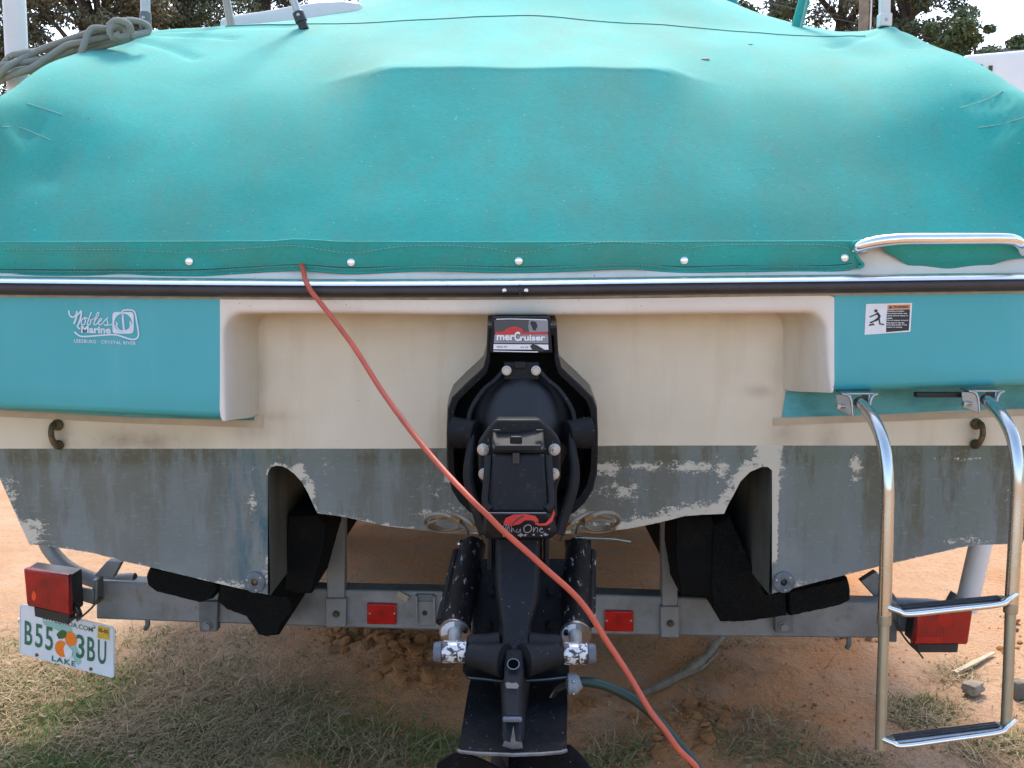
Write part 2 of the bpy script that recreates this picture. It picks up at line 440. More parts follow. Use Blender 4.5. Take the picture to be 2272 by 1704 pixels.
    M['alu'] = simple('aluminium', (.42, .42, .41), .4, .6, .15, 20)
    M['wood'] = simple('weathered_wood', (.22, .17, .12), .85, 0, .3, 8, .5, 60)
    M['stick'] = simple('dead_branch', (.15, .115, .075), .9, 0, .35, 18, .8, 60, .004)
    M['chipwood'] = simple('wood_chip', (.42, .33, .22), .8, 0, .15, 20)
    M['camper'] = simple('camper_white', (.78, .78, .76), .4, 0, .05, 3)
    M['glass'] = simple('dark_glass', (.02, .025, .03), .08, 0, .1, 3)
    M['bark'] = simple('bark', (.085, .065, .048), .9, 0, .4, 6, 1.0, 30, .02)
    M['tyre'] = simple('tyre', (.02, .02, .02), .8, 0, .3, 10)
mats()

# ================================================================== BOAT
YT = 2.60                 # transom plane
YP = 2.45                 # aft faces of the two pods
boat = thing('motorboat', (0.02, YT, 0.55), 'teal and beige motorboat hull seen from the stern, resting on a trailer', 'boat')
def rail_y(px): return interp([(-80, 615), (0, 616), (380, 620), (760, 622.5), (1136, 621), (1512, 616), (1900, 612), (2272, 607.5), (2360, 606)], px)
ZWL = P(1136, 992, YT).z

# transom bottom outline, in photograph pixels at the transom
LSP = [(-75, 930), (-8, 1045), (65, 1208), (96, 1210), (206, 1227), (268, 1244), (344, 1261), (481, 1294), (600, 1321)]
ARCH = [(594, 1050), (600, 1038), (612, 1033), (625, 1034), (638, 1040), (653, 1051), (670, 1070), (684, 1095), (695, 1120), (704, 1139)]
CEN = [(760, 1146), (856, 1167), (932, 1176), (1040, 1184), (1155, 1186), (1270, 1184), (1389, 1174), (1461, 1160), (1520, 1145), (1560, 1142)]
ARCHR = [(1607, 1140), (1615, 1120), (1624, 1105), (1643, 1068), (1664, 1047), (1690, 1036), (1704, 1036), (1713, 1044)]
RSP = [(1706, 1319), (1787, 1298), (1945, 1258), (2130, 1215), (2165, 1209), (2268, 1207), (2300, 1130), (2345, 1045), (2405, 930)]
seg_l, seg_c, seg_r = LSP, ARCH+CEN+ARCHR, RSP

def wl_py(px): return 995.5 - 7*max(0, min(1, (px-900)/500))
edge_pts = [(x, y) for x, y in ARCH+CEN+ARCHR]
def seg_dist(p, a, b):
    ax, ay = a; bx, by = b; vx, vy = bx-ax, by-ay
    t = max(0, min(1, ((p[0]-ax)*vx+(p[1]-ay)*vy)/(vx*vx+vy*vy+1e-9)))
    return math.hypot(p[0]-ax-vx*t, p[1]-ay-vy*t)
def line_dist(p, L): return min(seg_dist(p, a, b) for a, b in zip(L, L[1:]))
BLOBS = [(1345, 1040, 55, 20, .62), (1440, 1034, 75, 15, .52), (1530, 1036, 80, 15, .62), (1600, 1040, 25, 28, .6), (1380, 1090, 60, 32, .50), (1300, 1090, 40, 28, .35),
         (1280, 1140, 35, 22, .55), (1707, 1005, 30, 38, 1.05), (1690, 1022, 26, 14, .9), (50, 1185, 58, 40, .75), (20, 1090, 25, 45, .5), (660, 1050, 18, 22, .9), (685, 1090, 14, 30, .9), (725, 1030, 14, 50, .4),
         (560, 1070, 18, 60, .30), (560, 1120, 12, 40, .5), (500, 1300, 60, 14, .75), (600, 1270, 22, 45, .6), (1010, 1060, 40, 14, .7), (960, 1085, 50, 30, .35), (830, 1035, 40, 30, .25),
         (1900, 1035, 16, 38, .62), (2140, 1200, 90, 14, .45), (1800, 1292, 60, 8, .5), (2150, 1018, 90, 6, .5), (2250, 1110, 60, 70, .25), (1010, 1120, 40, 40, .35), (980, 1140, 90, 14, .5), (1300, 1165, 60, 10, .5)]
def paint(px, py):
    c = 0.0
    if py > 985:
        d = line_dist((px, py), ARCH+CEN+ARCHR)
        rf = sstep(1100, 1500, px)
        c = max(c, (1-sstep(3, 12+42*rf, d))*(.50+.18*rf))
        d2 = line_dist((px, py), [(1713, 1044), (1706, 1319)])
        if px > 1700: c = max(c, (1-sstep(10, 24, d2))*.95*(1-.85*sstep(1230, 1265, py)))
        d3 = line_dist((px, py), LSP[1:])
        c = max(c, (1-sstep(2, 12, d3))*.40)
        d4 = line_dist((px, py), RSP)
        c = max(c, (1-sstep(2, 9, d4))*.40)
        for bx, by, rx, ry, s in BLOBS:
            q = ((px-bx)/rx)**2+((py-by)/ry)**2
            if q < 4: c = max(c, s*math.exp(-q*.8))
    alg = .95*(1-sstep(1012, 1045, py)) + .35*sstep(1000, 1020, py)*(1-sstep(1090, 1230, py))
    if px > 1740: alg += .55*(1-sstep(1150, 1260, py))
    blue = math.exp(-((px-560)/70)**2)*1.0 + .25*math.exp(-((px-2050)/200)**2) + .5*(1-sstep(610, 660, px))*sstep(1010, 1035, py)*sstep(560, 590, px)
    st = 0.0
    st = max(st, .95*math.exp(-((px-300)/140)**2-((py-978)/28)**2), .5*math.exp(-((px-560)/60)**2-((py-950)/30)**2))
    st = max(st, .55*math.exp(-((px-577)/14)**2)*(py < 940), .6*math.exp(-((px-600)/60)**2-((py-925)/12)**2))
    st = max(st, .6*math.exp(-((px-1745)/40)**2-((py-950)/70)**2), .6*math.exp(-((px-1840)/30)**2-((py-975)/35)**2), .5*math.exp(-((px-1690)/40)**2-((py-868)/14)**2))
    st = max(st, .35*math.exp(-((px-990)/40)**2-((py-985)/60)**2), .35*math.exp(-((px-1325)/30)**2-((py-900)/160)**2))
    st = max(st, .30*math.exp(-((px-1735)/30)**2)*(py < 880), .25*(1-sstep(690, 790, py)))
    for ex in (132, 2160): st = max(st, 1.0*math.exp(-((px-ex)/26)**2-((py-972)/48)**2))
    return c, alg, blue, st
def transom_grid(bm, seg, xs, top):
    lay = [bm.verts.layers.float.new(n) if n not in bm.verts.layers.float else bm.verts.layers.float[n] for n in ('chip', 'algae', 'blue', 'stain', 'wl')]
    rows = 74; cols = []
    for x in xs:
        yb = interp(seg, x); cv = []
        for j in range(rows+1):
            t = j/rows
            py = lerp(top, yb, t)
            p = P(x, py, YT)
            v = bm.verts.new(p)
            vals = (*paint(x, py), -(py - wl_py(x))*YT/F)
            for la, va in zip(lay, vals): v[la] = va
            cv.append(v)
        cols.append(cv)
    for a, b in zip(cols, cols[1:]):
        for j in range(rows): bm.faces.new((a[j], b[j], b[j+1], a[j+1]))
def frange(a, b, n): return [a+(b-a)*i/n for i in range(n+1)]
bm = BM()
transom_grid(bm, seg_l, sorted(set(frange(-75, 594, 80)+[65, 594])), 640)
transom_grid(bm, seg_c, sorted(set(frange(594, 712, 34)+frange(712, 1600, 96)+frange(1600, 1713, 34))), 640)
transom_grid(bm, seg_r, sorted(set(frange(1713, 2405, 84)+[2268])), 640)
obj('transom', bm, MAT['hull'], boat, smooth=0, recalc=False)

# hull shell running forward to the bow: sides, sponsons, tunnels
full = LSP+ARCH+CEN+ARCHR+RSP
ring0 = [P(x, y, YT) for x, y in full]
zdeck = P(1136, 655, YT).z
ring0 = [Vector((ring0[0].x-.02, YT, zdeck))]+ring0+[Vector((ring0[-1].x+.02, YT, zdeck))]
secs = [(2.60, 1.0, 0), (3.4, 1.0, 0), (4.6, 1.0, 0), (5.8, .98, 0), (6.8, .88, .06), (7.6, .66, .22), (8.2, .38, .45), (8.65, .06, .75)]
bm = BM()
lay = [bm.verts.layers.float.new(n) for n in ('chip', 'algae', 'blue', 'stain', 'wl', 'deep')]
rings = []
for y, sx, lf in secs:
    r = []
    for p in ring0:
        z = p.z + (zdeck - p.z)*lf
        v = bm.verts.new(((p.x-.02)*sx+.02, y, z + (.0 if lf == 0 else .10*lf)))
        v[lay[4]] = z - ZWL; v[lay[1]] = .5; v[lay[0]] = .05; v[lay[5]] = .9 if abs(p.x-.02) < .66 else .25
        r.append(v)
    rings.append(r)
for a, b in zip(rings, rings[1:]):
    for i in range(len(a)-1): bm.faces.new((a[i], a[i+1], b[i+1], b[i]))
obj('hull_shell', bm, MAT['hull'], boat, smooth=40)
# deck under the cover
bm = BM()
rr = []
for y, sx, lf in [(2.50, .985, 0)]+secs:
    e = (ring0[0].x-.02)*sx+.02; f = (ring0[-1].x-.02)*sx+.02
    z = zdeck + .055 + (.0 if lf == 0 else .10*lf)
    rr.append([Vector((lerp(e, f, t), y, z+.05*math.sin(math.pi*t)*(y > 6))) for t in frange(0, 1, 10)])
loft(bm, rr, closed=False)
obj('deck', bm, MAT['gel'], boat)

# ---- beige moulding round the recess
def mould_px(o):
    """o: 0 = outer edge on pod face ... returns matched list of (outer, edge, wall) triples"""
inn = []
def arc(cx, cy, r, a0, a1, n=7): return [(cx+r*math.cos(R(a)), cy+r*math.sin(R(a))) for a in frange(a0, a1, n)]
edge = [(503, 934), (501, 880), (499, 800)] + arc(543, 741, 45, 180, 270) + [(700, 695), (900, 698), (1155, 701), (1400, 699), (1600, 696.5)] + arc(1788, 739, 44, 270, 360) + [(1833, 790), (1836, 835), (1843, 872)]
outer = [(489, 934), (485, 880), (481, 800)] + [(479.5, 760), (479, 740), (478.5, 715), (478, 690), (478, 664), (490, 663), (505, 663), (530, 663)] + [(700, 665), (900, 666), (1155, 665), (1400, 662), (1600, 659)] + [(1800, 656), (1830, 656), (1853, 656), (1854, 670), (1854, 690), (1854, 710), (1854, 735), (1854, 745)] + [(1853, 790), (1852, 835), (1850, 870)]
wall = [(574, 925), (575, 880), (575, 800)] + arc(612, 730, 38, 180, 270) + [(700, 689), (900, 690), (1155, 692), (1400, 691), (1600, 690)] + arc(1698, 728, 38, 270, 360) + [(1735, 790), (1735, 835), (1735, 868)]
rows = [[], [], [], [], [], []]
for o_, e_, w_ in zip(outer, edge, wall):
    O = P(*o_, YP); E = P(*e_, YP); W = P(*w_, YT)
    d = (E-O)
    rows[0].append(O+Vector((0, .16, 0)) if False else O)
    rows[1].append(O+d*.62)
    rows[2].append(O+d*.90+Vector((0, .004, 0)))
    rows[3].append(E+d.normalized()*.003+Vector((0, .016, 0)))
    rows[4].append(lerp(E, W, .62)+Vector((0, .004, 0)))
    W2 = W.copy(); W2.y = YT+.004
    rows[5].append(W2)
bm = BM(); gl = bm.verts.layers.float.new('wall_mix'); vr = loft(bm, rows, closed=False)
for rr_, gv in zip(vr, (0, 0, .15, .6, 1, 1, 1)):  # pale on the lip, beiger towards the recess
    for v in rr_: v[gl] = gv
obj('recess_moulding', bm, MAT['gel_pale'], boat, smooth=60, sub=1)

# ---- teal pods
def pod(bm, cols, topf, botf, inner_left):
    rings = []
    for px in cols:
        t = P(px, topf(px), YP); b = P(px, botf(px), YP)
        r = [t+Vector((0, .16, .02)), t+Vector((0, .004, .02)), t]
        for k in (.25, .5, .75): r.append(lerp(t, b, k))
        r += [b+Vector((0, 0, .022)), b+Vector((0, .004, .011)), b+Vector((0, .016, .002)), b+Vector((0, .04, 0)), b+Vector((0, .152, .006))]
        rings.append(r)
    e = 0 if not inner_left else -1
    side = [Vector((p.x, YT+.012, p.z)) for p in rings[e]]
    if inner_left: rings.append(side)
    else: rings.insert(0, side)
    loft(bm, rings, closed=False)
lb = lambda px: interp([(-160, 905), (-75, 908), (0, 911), (250, 921), (488, 932)], px)
bm = BM(); pod(bm, [-158, -155, -80, 40, 140, 240, 340, 440, 470, 479, 484, 488], lambda x: rail_y(x)+34, lb, False)
# follow the slanted inner edge
obj('stern_pod', bm, MAT['teal'], boat, smooth=50, label='teal left stern pod carrying the dealer decal')
rb = lambda px: interp([(1850, 872), (1960, 868), (2272, 858), (2500, 854)], px)
bm = BM(); pod(bm, [1851, 1855, 1900, 2000, 2100, 2200, 2300, 2400, 2492, 2495], lambda x: rail_y(x)+34, rb, True)
obj('stern_pod', bm, MAT['teal'], boat, smooth=50, label='teal right stern pod above the ladder')
# painted band on the transom beneath the pods
bm = BM()
loft(bm, [[P(x, y, YT-.003) for x, y in ((1744, 868), (1735, 926))], [P(x, y, YT-.003) for x, y in ((1900, 850), (1900, 922))], [P(x, y, YT-.003) for x, y in ((2100, 848), (2100, 912))], [P(x, y, YT-.003) for x, y in ((2400, 840), (2400, 903))]], closed=False)
obj('painted_band', bm, MAT['teal_band'], boat, smooth=0)
bm = BM()
loft(bm, [[P(x, y, YT-.003) for x, y in ((-70, 890), (-70, 905))], [P(x, y, YT-.003) for x, y in ((300, 910), (300, 926))], [P(x, y, YT-.003) for x, y in ((500, 918), (500, 932))], [P(x, y, YT-.003) for x, y in ((564, 922), (564, 933))]], closed=False)
obj('painted_band', bm, MAT['teal_band'], boat, smooth=0)
ghost = simple('tape_trace', (.42, .345, .24), .5, 0, .15, 8)  # tan trace of the tape line
bm = BM()
loft(bm, [[P(x, y, YT-.0025) for x, y in ((-70, 906), (-70, 921))], [P(x, y, YT-.0025) for x, y in ((300, 927), (300, 940))], [P(x, y, YT-.0025) for x, y in ((583, 921), (583, 950))]], closed=False)
obj('tape_mark', bm, ghost, boat, smooth=0)
bm = BM()
loft(bm, [[P(x, y, YT-.0025) for x, y in ((1716, 928), (1716, 944))], [P(x, y, YT-.0025) for x, y in ((1736, 927), (1736, 943))], [P(x, y, YT-.0025) for x, y in ((1980, 919), (1980, 935))], [P(x, y, YT-.0025) for x, y in ((2390, 904), (2390, 918))]], closed=False)
obj('tape_mark', bm, ghost, boat, smooth=0)

# ---- gunwale strip, rub rail
cols = frange(-158, 2495, 33)
def strip(profile, name, mat, smooth=50, label=None):
    """profile: list of (dpy, Y) relative to the rail line"""
    bm = BM()
    rings = [[P(x, rail_y(x)+dy, Y) for dy, Y in profile] for x in cols]
    loft(bm, rings, closed=True)
    return obj(name, bm, mat, boat, smooth=smooth, label=label)
strip([(-84, 2.56), (-84, 2.498), (-30, 2.492), (-8, 2.478), (2, 2.470), (2, 2.56)], 'gunwale', MAT['gel_pale'])
strip([(-2, 2.50), (-2, 2.462), (39.5, 2.447), (43.5, 2.449), (43.5, 2.50)], 'rail_flange', simple('grey_flange', (.27, .25, .19), .6, 0, .25, 30))
strip([(2, 2.455), (9, 2.428), (16, 2.420), (26, 2.418), (33, 2.424), (37.5, 2.438), (37.5, 2.455)], 'rub_rail', MAT['rubber'])
st = strip([(-3.5, 2.458), (-3, 2.446), (.5, 2.430), (6.0, 2.419), (11.5, 2.4155), (13, 2.424), (6, 2.444)], 'steel_trim', simple('polished_trim', (.90, .90, .91), .32, 1, .03, 40))
for sgn in (-1, 1):
    X = P(-158 if sgn < 0 else 2495, 620, 2.46).x
    bm = BM(); tube(bm, [Vector((X, 2.44, P(0, 632, 2.45).z)), Vector((X+.01*sgn, 3.4, P(0, 632, 2.45).z)), Vector((X+.01*sgn, 5.8, P(0, 632, 2.45).z+.01))], .02, 8)
    obj('rub_rail', bm, MAT['rubber'], boat)
for x, y in ((1119, 644.5), (1167.5, 644.5)):
    bm = BM(); c = P(x, y, 2.417); ball(bm, c, (.0058, .003, .0058), 12, 8)
    box(bm, c+Vector((0, -.0028, 0)), (.005, .001, .0012)); box(bm, c+Vector((0, -.0028, 0)), (.0012, .001, .005))
    obj('screw', bm, MAT['steel'], boat)
bm = BM(); box(bm, P(1153.5, 643, 2.4175), (.0025, .004, .026)); obj('rail_joint', bm, MAT['ink'], boat)

# ---- transom eyes
for i, (x, y, mir) in enumerate(((130, 965, 1), (2164, 963, -1))):
    bm = BM(); c = P(x, y, YT)
    ball(bm, c+Vector((0, -.004, .027)), (.016, .008, .015), 12, 8); ball(bm, c+Vector((0, -.004, -.026)), (.015, .008, .013), 12, 8)
    tube(bm, catmull([c+Vector((-.004*mir, .0, .030)), c+Vector((-.006*mir, -.022, .026)), c+Vector((-.004*mir, -.032, 0)), c+Vector((.004*mir, -.024, -.026)), c+Vector((.004*mir, 0, -.030))], 6), .0075, 10)
    obj('towing_eye', bm, MAT['verdigris'], boat)

# ---- drain plugs
for x, y in ((566, 1291), (1738, 1291)):
    bm = BM(); c = P(x, y, YT)
    prof = [(.029, .004), (.029, -.005), (.026, -.008), (.014, -.009), (.012, -.007), (.0095, -.007), (.008, .003)]
    loft(bm, [[c+Vector((math.cos(2*math.pi*j/28)*r, d, math.sin(2*math.pi*j/28)*r)) for j in range(28)] for r, d in prof], True, False)
    o = obj('drain_flange', bm, simple('painted_bronze', (.115, .135, .145), .6, .1, .4, 60, .4, 200), boat)
    bm = BM(); ball(bm, c+Vector((0, .000, 0)), (.0088, .005, .0088), 12, 8); obj('drain_hole', bm, MAT['brass'] if x < 1000 else MAT['ink'], o)
    for a in (40, 160, 280):
        bm = BM(); ball(bm, c+Vector((math.cos(R(a))*.021, -.008, math.sin(R(a))*.021)), (.0032, .0018, .0032), 8, 6); obj('screw', bm, MAT['alu'], o)

# ---- grab rail
def gpt(px, py, Y): return P(px, py, Y)
bm = BM()
pts = [gpt(1898, 553, 2.475), gpt(1903, 550, 2.455), gpt(1922, 542, 2.44), gpt(1960, 534, 2.425), gpt(2010, 530, 2.42), gpt(2080, 529.5, 2.42), gpt(2160, 529, 2.42), gpt(2225, 529, 2.422), gpt(2250, 532, 2.43), gpt(2264, 541, 2.445), gpt(2268, 556, 2.485)]
tube(bm, catmull(pts, 5), .0140, 16)
gr = obj('grab_rail', bm, MAT['steel'], boat)
bm = BM(); box(bm, P(1902, 552, 2.482), (.05, .016, .022)); obj('rail_foot', bm, MAT['steel_worn'], gr, bevel=.004)

# ---- dealer decal
DY = YP-.0015
bm = BM()
def dz(x, y): return (x*.2050, 640+y*.2050)       # from the enlarged measurement
def rb_(pts, wd, **k): ribbon(bm, [dz(*p) for p in pts], DY, wd*.205, **k)
# N
rb_([(745, 238), (752, 285), (785, 312), (822, 288), (832, 248)], 15)
rb_([(832, 245), (826, 310), (800, 385)], 20)
rb_([(826, 300), (862, 262), (880, 245), (876, 310), (850, 385), (838, 410), (848, 425), (868, 440)], 17)
rb_([(880, 250), (868, 330), (846, 400)], 13)
# o
rb_([(905, 320), (880, 350), (885, 388), (910, 388), (926, 350), (912, 320), (925, 318), (950, 325)], 12)
# b
rb_([(990, 256), (965, 320), (945, 385), (965, 392), (985, 360), (975, 338)], 13)
rb_([(975, 338), (1005, 335), (1020, 320)], 9)
# l
rb_([(1015, 370), (1060, 300), (1072, 262), (1055, 265), (1030, 330), (1018, 385), (1035, 392), (1055, 375)], 11)
# e
rb_([(1055, 372), (1090, 350), (1100, 328), (1080, 330), (1065, 370), (1080, 395), (1110, 378)], 11)
# s'
rb_([(1110, 378), (1150, 330), (1160, 350), (1165, 385), (1140, 398), (1128, 388)], 11)
rb_([(1150, 398), (1185, 395), (1225, 385)], 9)
rb_([(1168, 310), (1160, 328)], 8, smooth=False)
# rope round the emblem
rb_([(1312, 262), (1335, 238), (1385, 232), (1440, 240), (1465, 275), (1478, 350), (1492, 430), (1500, 500), (1480, 540), (1440, 552), (1380, 540), (1280, 508), (1200, 500), (1080, 508), (960, 518), (880, 518), (845, 503), (805, 470)], 16)
rb_([(1312, 262), (1345, 262), (1400, 262)], 14)
# square with round hole
ring = []
sqc, sqh = (1332, 372), (115, 118)
outer_s = []; inner_s = []
for j in range(48):
    a = 2*math.pi*j/48; ca, sa = math.cos(a), math.sin(a)
    k = 1/((abs(ca)**8+abs(sa)**8)**(1/8))
    outer_s.append(dz(sqc[0]+sqh[0]*ca*k, sqc[1]+sqh[1]*sa*k)); inner_s.append(dz(sqc[0]+96*ca, sqc[1]+100*sa))
loft(bm, [PP(outer_s+outer_s[:1], DY), PP(inner_s+inner_s[:1], DY)], closed=False)
rb_([(1328, 300), (1334, 380), (1342, 452)], 20)
rb_([(1268, 372), (1262, 410), (1290, 450), (1340, 462), (1390, 445), (1415, 405), (1408, 360)], 17)
rb_([(1252, 355), (1262, 385), (1252, 410)], 8); rb_([(1406, 350), (1418, 375), (1400, 395)], 8)
rb_([(1316, 285), (1328, 300), (1340, 285), (1328, 276), (1316, 285)], 7)
X1, Z1 = Vector((1, 0, 0)), Vector((0, 0, 1))
s1 = YP/F
def dtext(bm, s, x, y, wz, hz, Y=DY, rot=0, **k):
    px, py = dz(x, y)
    xd = Vector((math.cos(rot), 0, -math.sin(rot)))
    add_text(bm, s, P(px, py, Y), xd, Vector((math.sin(rot), 0, math.cos(rot))), wz*.205*s1, hz*.205*s1, **k)
dtext(bm, 'Marine', 1038, 446, 320, 78, rot=.03, bold=.035)
dtext(bm, 'LEESBURG · CRYSTAL RIVER', 1136, 580, 670, 36, rot=.04, bold=.012, spacing=1.1)
obj('dealer_decal', bm, MAT['decal_white'], boat, smooth=0, label='white script dealer decal with anchor emblem on teal pod')

# ---- warning sticker
bm = BM(); poly(bm, PP([(1921.5, 674.5), (2024, 672), (2020, 736), (1918, 743)], YP-.0012))
wst = obj('warning_sticker', bm, MAT['bleach'], boat, smooth=0, label='white and orange propeller warning sticker')
bm = BM(); poly(bm, PP([(1969.5, 677), (2020, 675.5), (2019, 685), (1969, 686.5)], YP-.0018)); obj('header_panel', bm, MAT['warn'], wst, smooth=0)
bm = BM(); poly(bm, PP([(1968.5, 687.5), (2019, 686), (2016.5, 733), (1966, 737)], YP-.0018)); obj('text_panel', bm, MAT['ink'], wst, smooth=0)
bm = BM()
poly(bm, PP([(1972, 684.5), (1976, 678), (1980, 684)], YP-.0022))
add_text(bm, 'WARNING', P(1999, 681, YP-.0022), X1, Z1, 34*s1, 5.5*s1, bold=.03)
obj('lettering', bm, MAT['ink'], wst, smooth=0)
bm = BM()
for i, ln in enumerate(['Rotating propeller.', 'Rotating propeller may', 'cause serious injury or', 'death.', 'Do not attempt to board', 'the boat or use the', 'boarding ladder if the', 'motor is running.']):
    wpx = 46*len(ln)/23
    add_text(bm, ln, P(1969+wpx/2-.25*i*.4, 690.5+i*5.1, YP-.0022), X1, Z1, wpx*s1, 3.3*s1, bold=.03)
obj('lettering', bm, MAT['bleach'], wst, smooth=0)
bm = BM()
def wz(x, y): return (1512+x*.34358, 480+y*.34358)
ribbon(bm, [wz(1262, 622), (1951, 701), wz(1272, 660)], YP-.0022, 5.5)
ribbon(bm, [wz(1262, 630), wz(1240, 640), wz(1215, 650)], YP-.0022, 2.6)
ribbon(bm, [wz(1280, 650), wz(1268, 668), wz(1235, 680)], YP-.0022, 2.6)
ribbon(bm, [wz(1275, 655), wz(1282, 695), wz(1308, 698)], YP-.0022, 3.2, smooth=False)
ribbon(bm, [wz(1268, 658), wz(1250, 672), wz(1222, 688)], YP-.0022, 3)
k = [P(*wz(1256+11*math.cos(t), 610+10*math.sin(t)), YP-.0022) for t in frange(0, 2*math.pi, 12)[:-1]]; poly(bm, k)
for a in (20, 140, 260):
    cx, cy = wz(1228+10*math.cos(R(a)), 695+10*math.sin(R(a)))
    poly(bm, [P(cx+3.2*math.cos(t), cy+2.2*math.sin(t), YP-.0022) for t in frange(0, 2*math.pi, 8)[:-1]])
obj('pictogram', bm, MAT['ink'], wst, smooth=0)

# ================================================================== CANVAS COVER
cover = thing('canvas_cover', (0.02, 2.5, P(0, 600, 2.5).z), 'large faded teal canvas cover snapped over the boat cockpit', 'boat cover')
XE = 1.27
ROWS = {
 2.462: [(-80, 538), (600, 536), (660, 531), (760, 537), (1155, 538), (2360, 534)],
 2.52: [(-60, 440), (0, 452), (100, 468), (200, 473), (700, 474), (1155, 475), (1600, 474), (2050, 471), (2200, 462), (2330, 440)],
 2.60: [(-8, 262), (25, 305), (70, 358), (130, 384), (200, 393), (400, 398), (700, 398), (1155, 396), (1600, 398), (1980, 394), (2120, 382), (2190, 352), (2240, 300), (2280, 250)],
 2.75: [(66, 190), (120, 212), (250, 258), (400, 282), (700, 280), (900, 269), (1155, 266), (1400, 269), (1600, 280), (1850, 274), (2000, 250), (2120, 210), (2205, 182)],
 2.900: [(143, 143), (200, 158), (300, 186), (450, 202), (700, 195), (790, 180), (840, 160), (880, 152.5), (1155, 149.5), (1430, 151), (1475, 157), (1530, 178), (1640, 196), (1850, 194), (2000, 166), (2080, 142), (2129, 138)],
 2.920: [(150, 138), (200, 152), (300, 176), (450, 193), (700, 185), (800, 166), (850, 150), (885, 147), (1155, 144.5), (1430, 146), (1480, 151), (1540, 170), (1640, 186), (1850, 185), (2000, 160), (2080, 136), (2122, 134)],
 3.2: [(244, 104), (400, 108), (700, 103), (900, 96), (1155, 88), (1400, 98), (1700, 114), (1900, 118), (1985, 100), (2028, 95)],
 3.5: [(327, 70), (420, 63), (640, 53), (760, 51), (900, 41), (1155, 30), (1400, 47), (1600, 64), (1800, 77), (1900, 79), (1945, 66), (1975, 58), (2000, 62), (2040, 84)],
 4.0: [(430, 78), (600, 72), (650, 58), (700, 40), (770, 18), (850, -4), (1000, -40), (1155, -60), (1500, -28), (1600, 0), (1680, 28), (1750, 52), (1830, 80), (1850, 92)],
 4.8: [(540, 140), (700, 60), (850, 10), (1155, -40), (1500, -10), (1600, 30), (1730, 140)],
 5.6: [(620, 190), (1155, 110), (1650, 190)],
 5.9: [(655, 420), (1155, 420), (1630, 420)],
}
XEf = pchip([(2.462, 1.335), (2.60, 1.335), (2.75, 1.318), (2.90, 1.302), (3.2, 1.282), (3.5, 1.27), (5.9, 1.26)])
rowf = []
for Y, lst in sorted(ROWS.items()):
    wp = [P(a, b, Y) for a, b in lst]
    rowf.append((Y, pchip([(p.x, p.z) for p in wp])))
_f = dict(rowf)
rows_side = [r for r in rowf if r[0] != 2.92]
rowf += [(2.888, lambda x: lerp(_f[2.75](x), _f[2.90](x), .92)), (2.955, lambda x: lerp(_f[2.92](x), _f[3.2](x), .125))]
rowf.sort(key=lambda t: t[0])
wrk = []
def add_wrk(a, b, Y0, Y1, amp, sig):
    p, q = P(*a, Y0), P(*b, Y1); wrk.append(((p.x, p.y), (q.x, q.y), amp, sig))
add_wrk((318, 76), (430, 96), 3.30, 3.12, -.010, .016); add_wrk((325, 70), (520, 84), 3.4, 3.3, -.008, .014); add_wrk((330, 70), (640, 56), 3.44, 3.44, -.008, .02)
add_wrk((20, 225), (90, 214), 2.62, 2.68, -.016, .008); add_wrk((50, 262), (70, 250), 2.63, 2.66, -.022, .020); add_wrk((0, 340), (100, 330), 2.56, 2.60, -.02, .03)
add_wrk((2200, 232), (2260, 240), 2.64, 2.61, -.015, .014); add_wrk((2150, 190), (2240, 225), 2.72, 2.66, -.010, .012)
add_wrk((1930, 72), (1850, 92), 3.45, 3.3, -.008, .03); add_wrk((1990, 75), (2030, 110), 3.4, 3.15, -.010, .03)
def canvas_z(x, y):
    wr = 1-sstep(.40, .64, abs(x-.02))
    z = 0.0
    if wr > 0: z += wr*pchip([(Y, f(x)) for Y, f in rowf])(y)
    if wr < 1: z += (1-wr)*pchip([(Y, f(x)) for Y, f in rows_side])(y)
    for a, b, amp, sig in wrk:
        d = seg_dist((x, y), a, b)
        if d < 3*sig: z += amp*math.exp(-(d/sig)**2)
    z += .006*mnoise.noise((x*2.3, y*2.3, 1.7))*sstep(2.5, 2.6, y) + .003*mnoise.noise((x*7, y*5, 4.1))*sstep(2.5, 2.6, y)
    return z
ys = frange(2.462, 2.60, 12)[:-1]+frange(2.60, 2.88, 16)[:-1]+frange(2.88, 2.94, 16)[:-1]+frange(2.94, 3.6, 36)[:-1]+frange(3.6, 4.4, 22)[:-1]+frange(4.4, 5.9, 18)
us = frange(-1, 1, 180)
bm = BM(); rows = []
for y in ys:
    r = []
    XE = XEf(y); zl, zr = canvas_z(-XE, y), canvas_z(XE, y)
    zb = zdeck+.075
    for t in (1, .66, .33, .08): r.append(bm.verts.new((-XE-.085*math.sin(t*1.57)**.8+.0, y, lerp(zl, zb, t))))
    for u_ in us: r.append(bm.verts.new((u_*XE, y, canvas_z(u_*XE, y))))
    for t in (.08, .33, .66, 1): r.append(bm.verts.new((XE+.11*math.sin(t*1.57)**.8, y, lerp(zr, zb, t))))
    rows.append(r)
for a, b in zip(rows, rows[1:]):
    for i in range(len(a)-1): bm.faces.new((a[i], a[i+1], b[i+1], b[i]))
obj('canvas_sheet', bm, MAT['canvas'], cover, smooth=180)
def on_canvas(px, py, lift=.0):
    """march a photograph ray on to the cover"""
    Y = 2.50
    prev = None
    while Y < 4.6:
        p = P(px, py, Y)
        if abs(p.x) <= XEf(Y) and canvas_z(p.x, Y) >= p.z:
            return p+Vector((0, -.7*lift, .7*lift))
        Y += .004
    return P(px, py, 3.5)

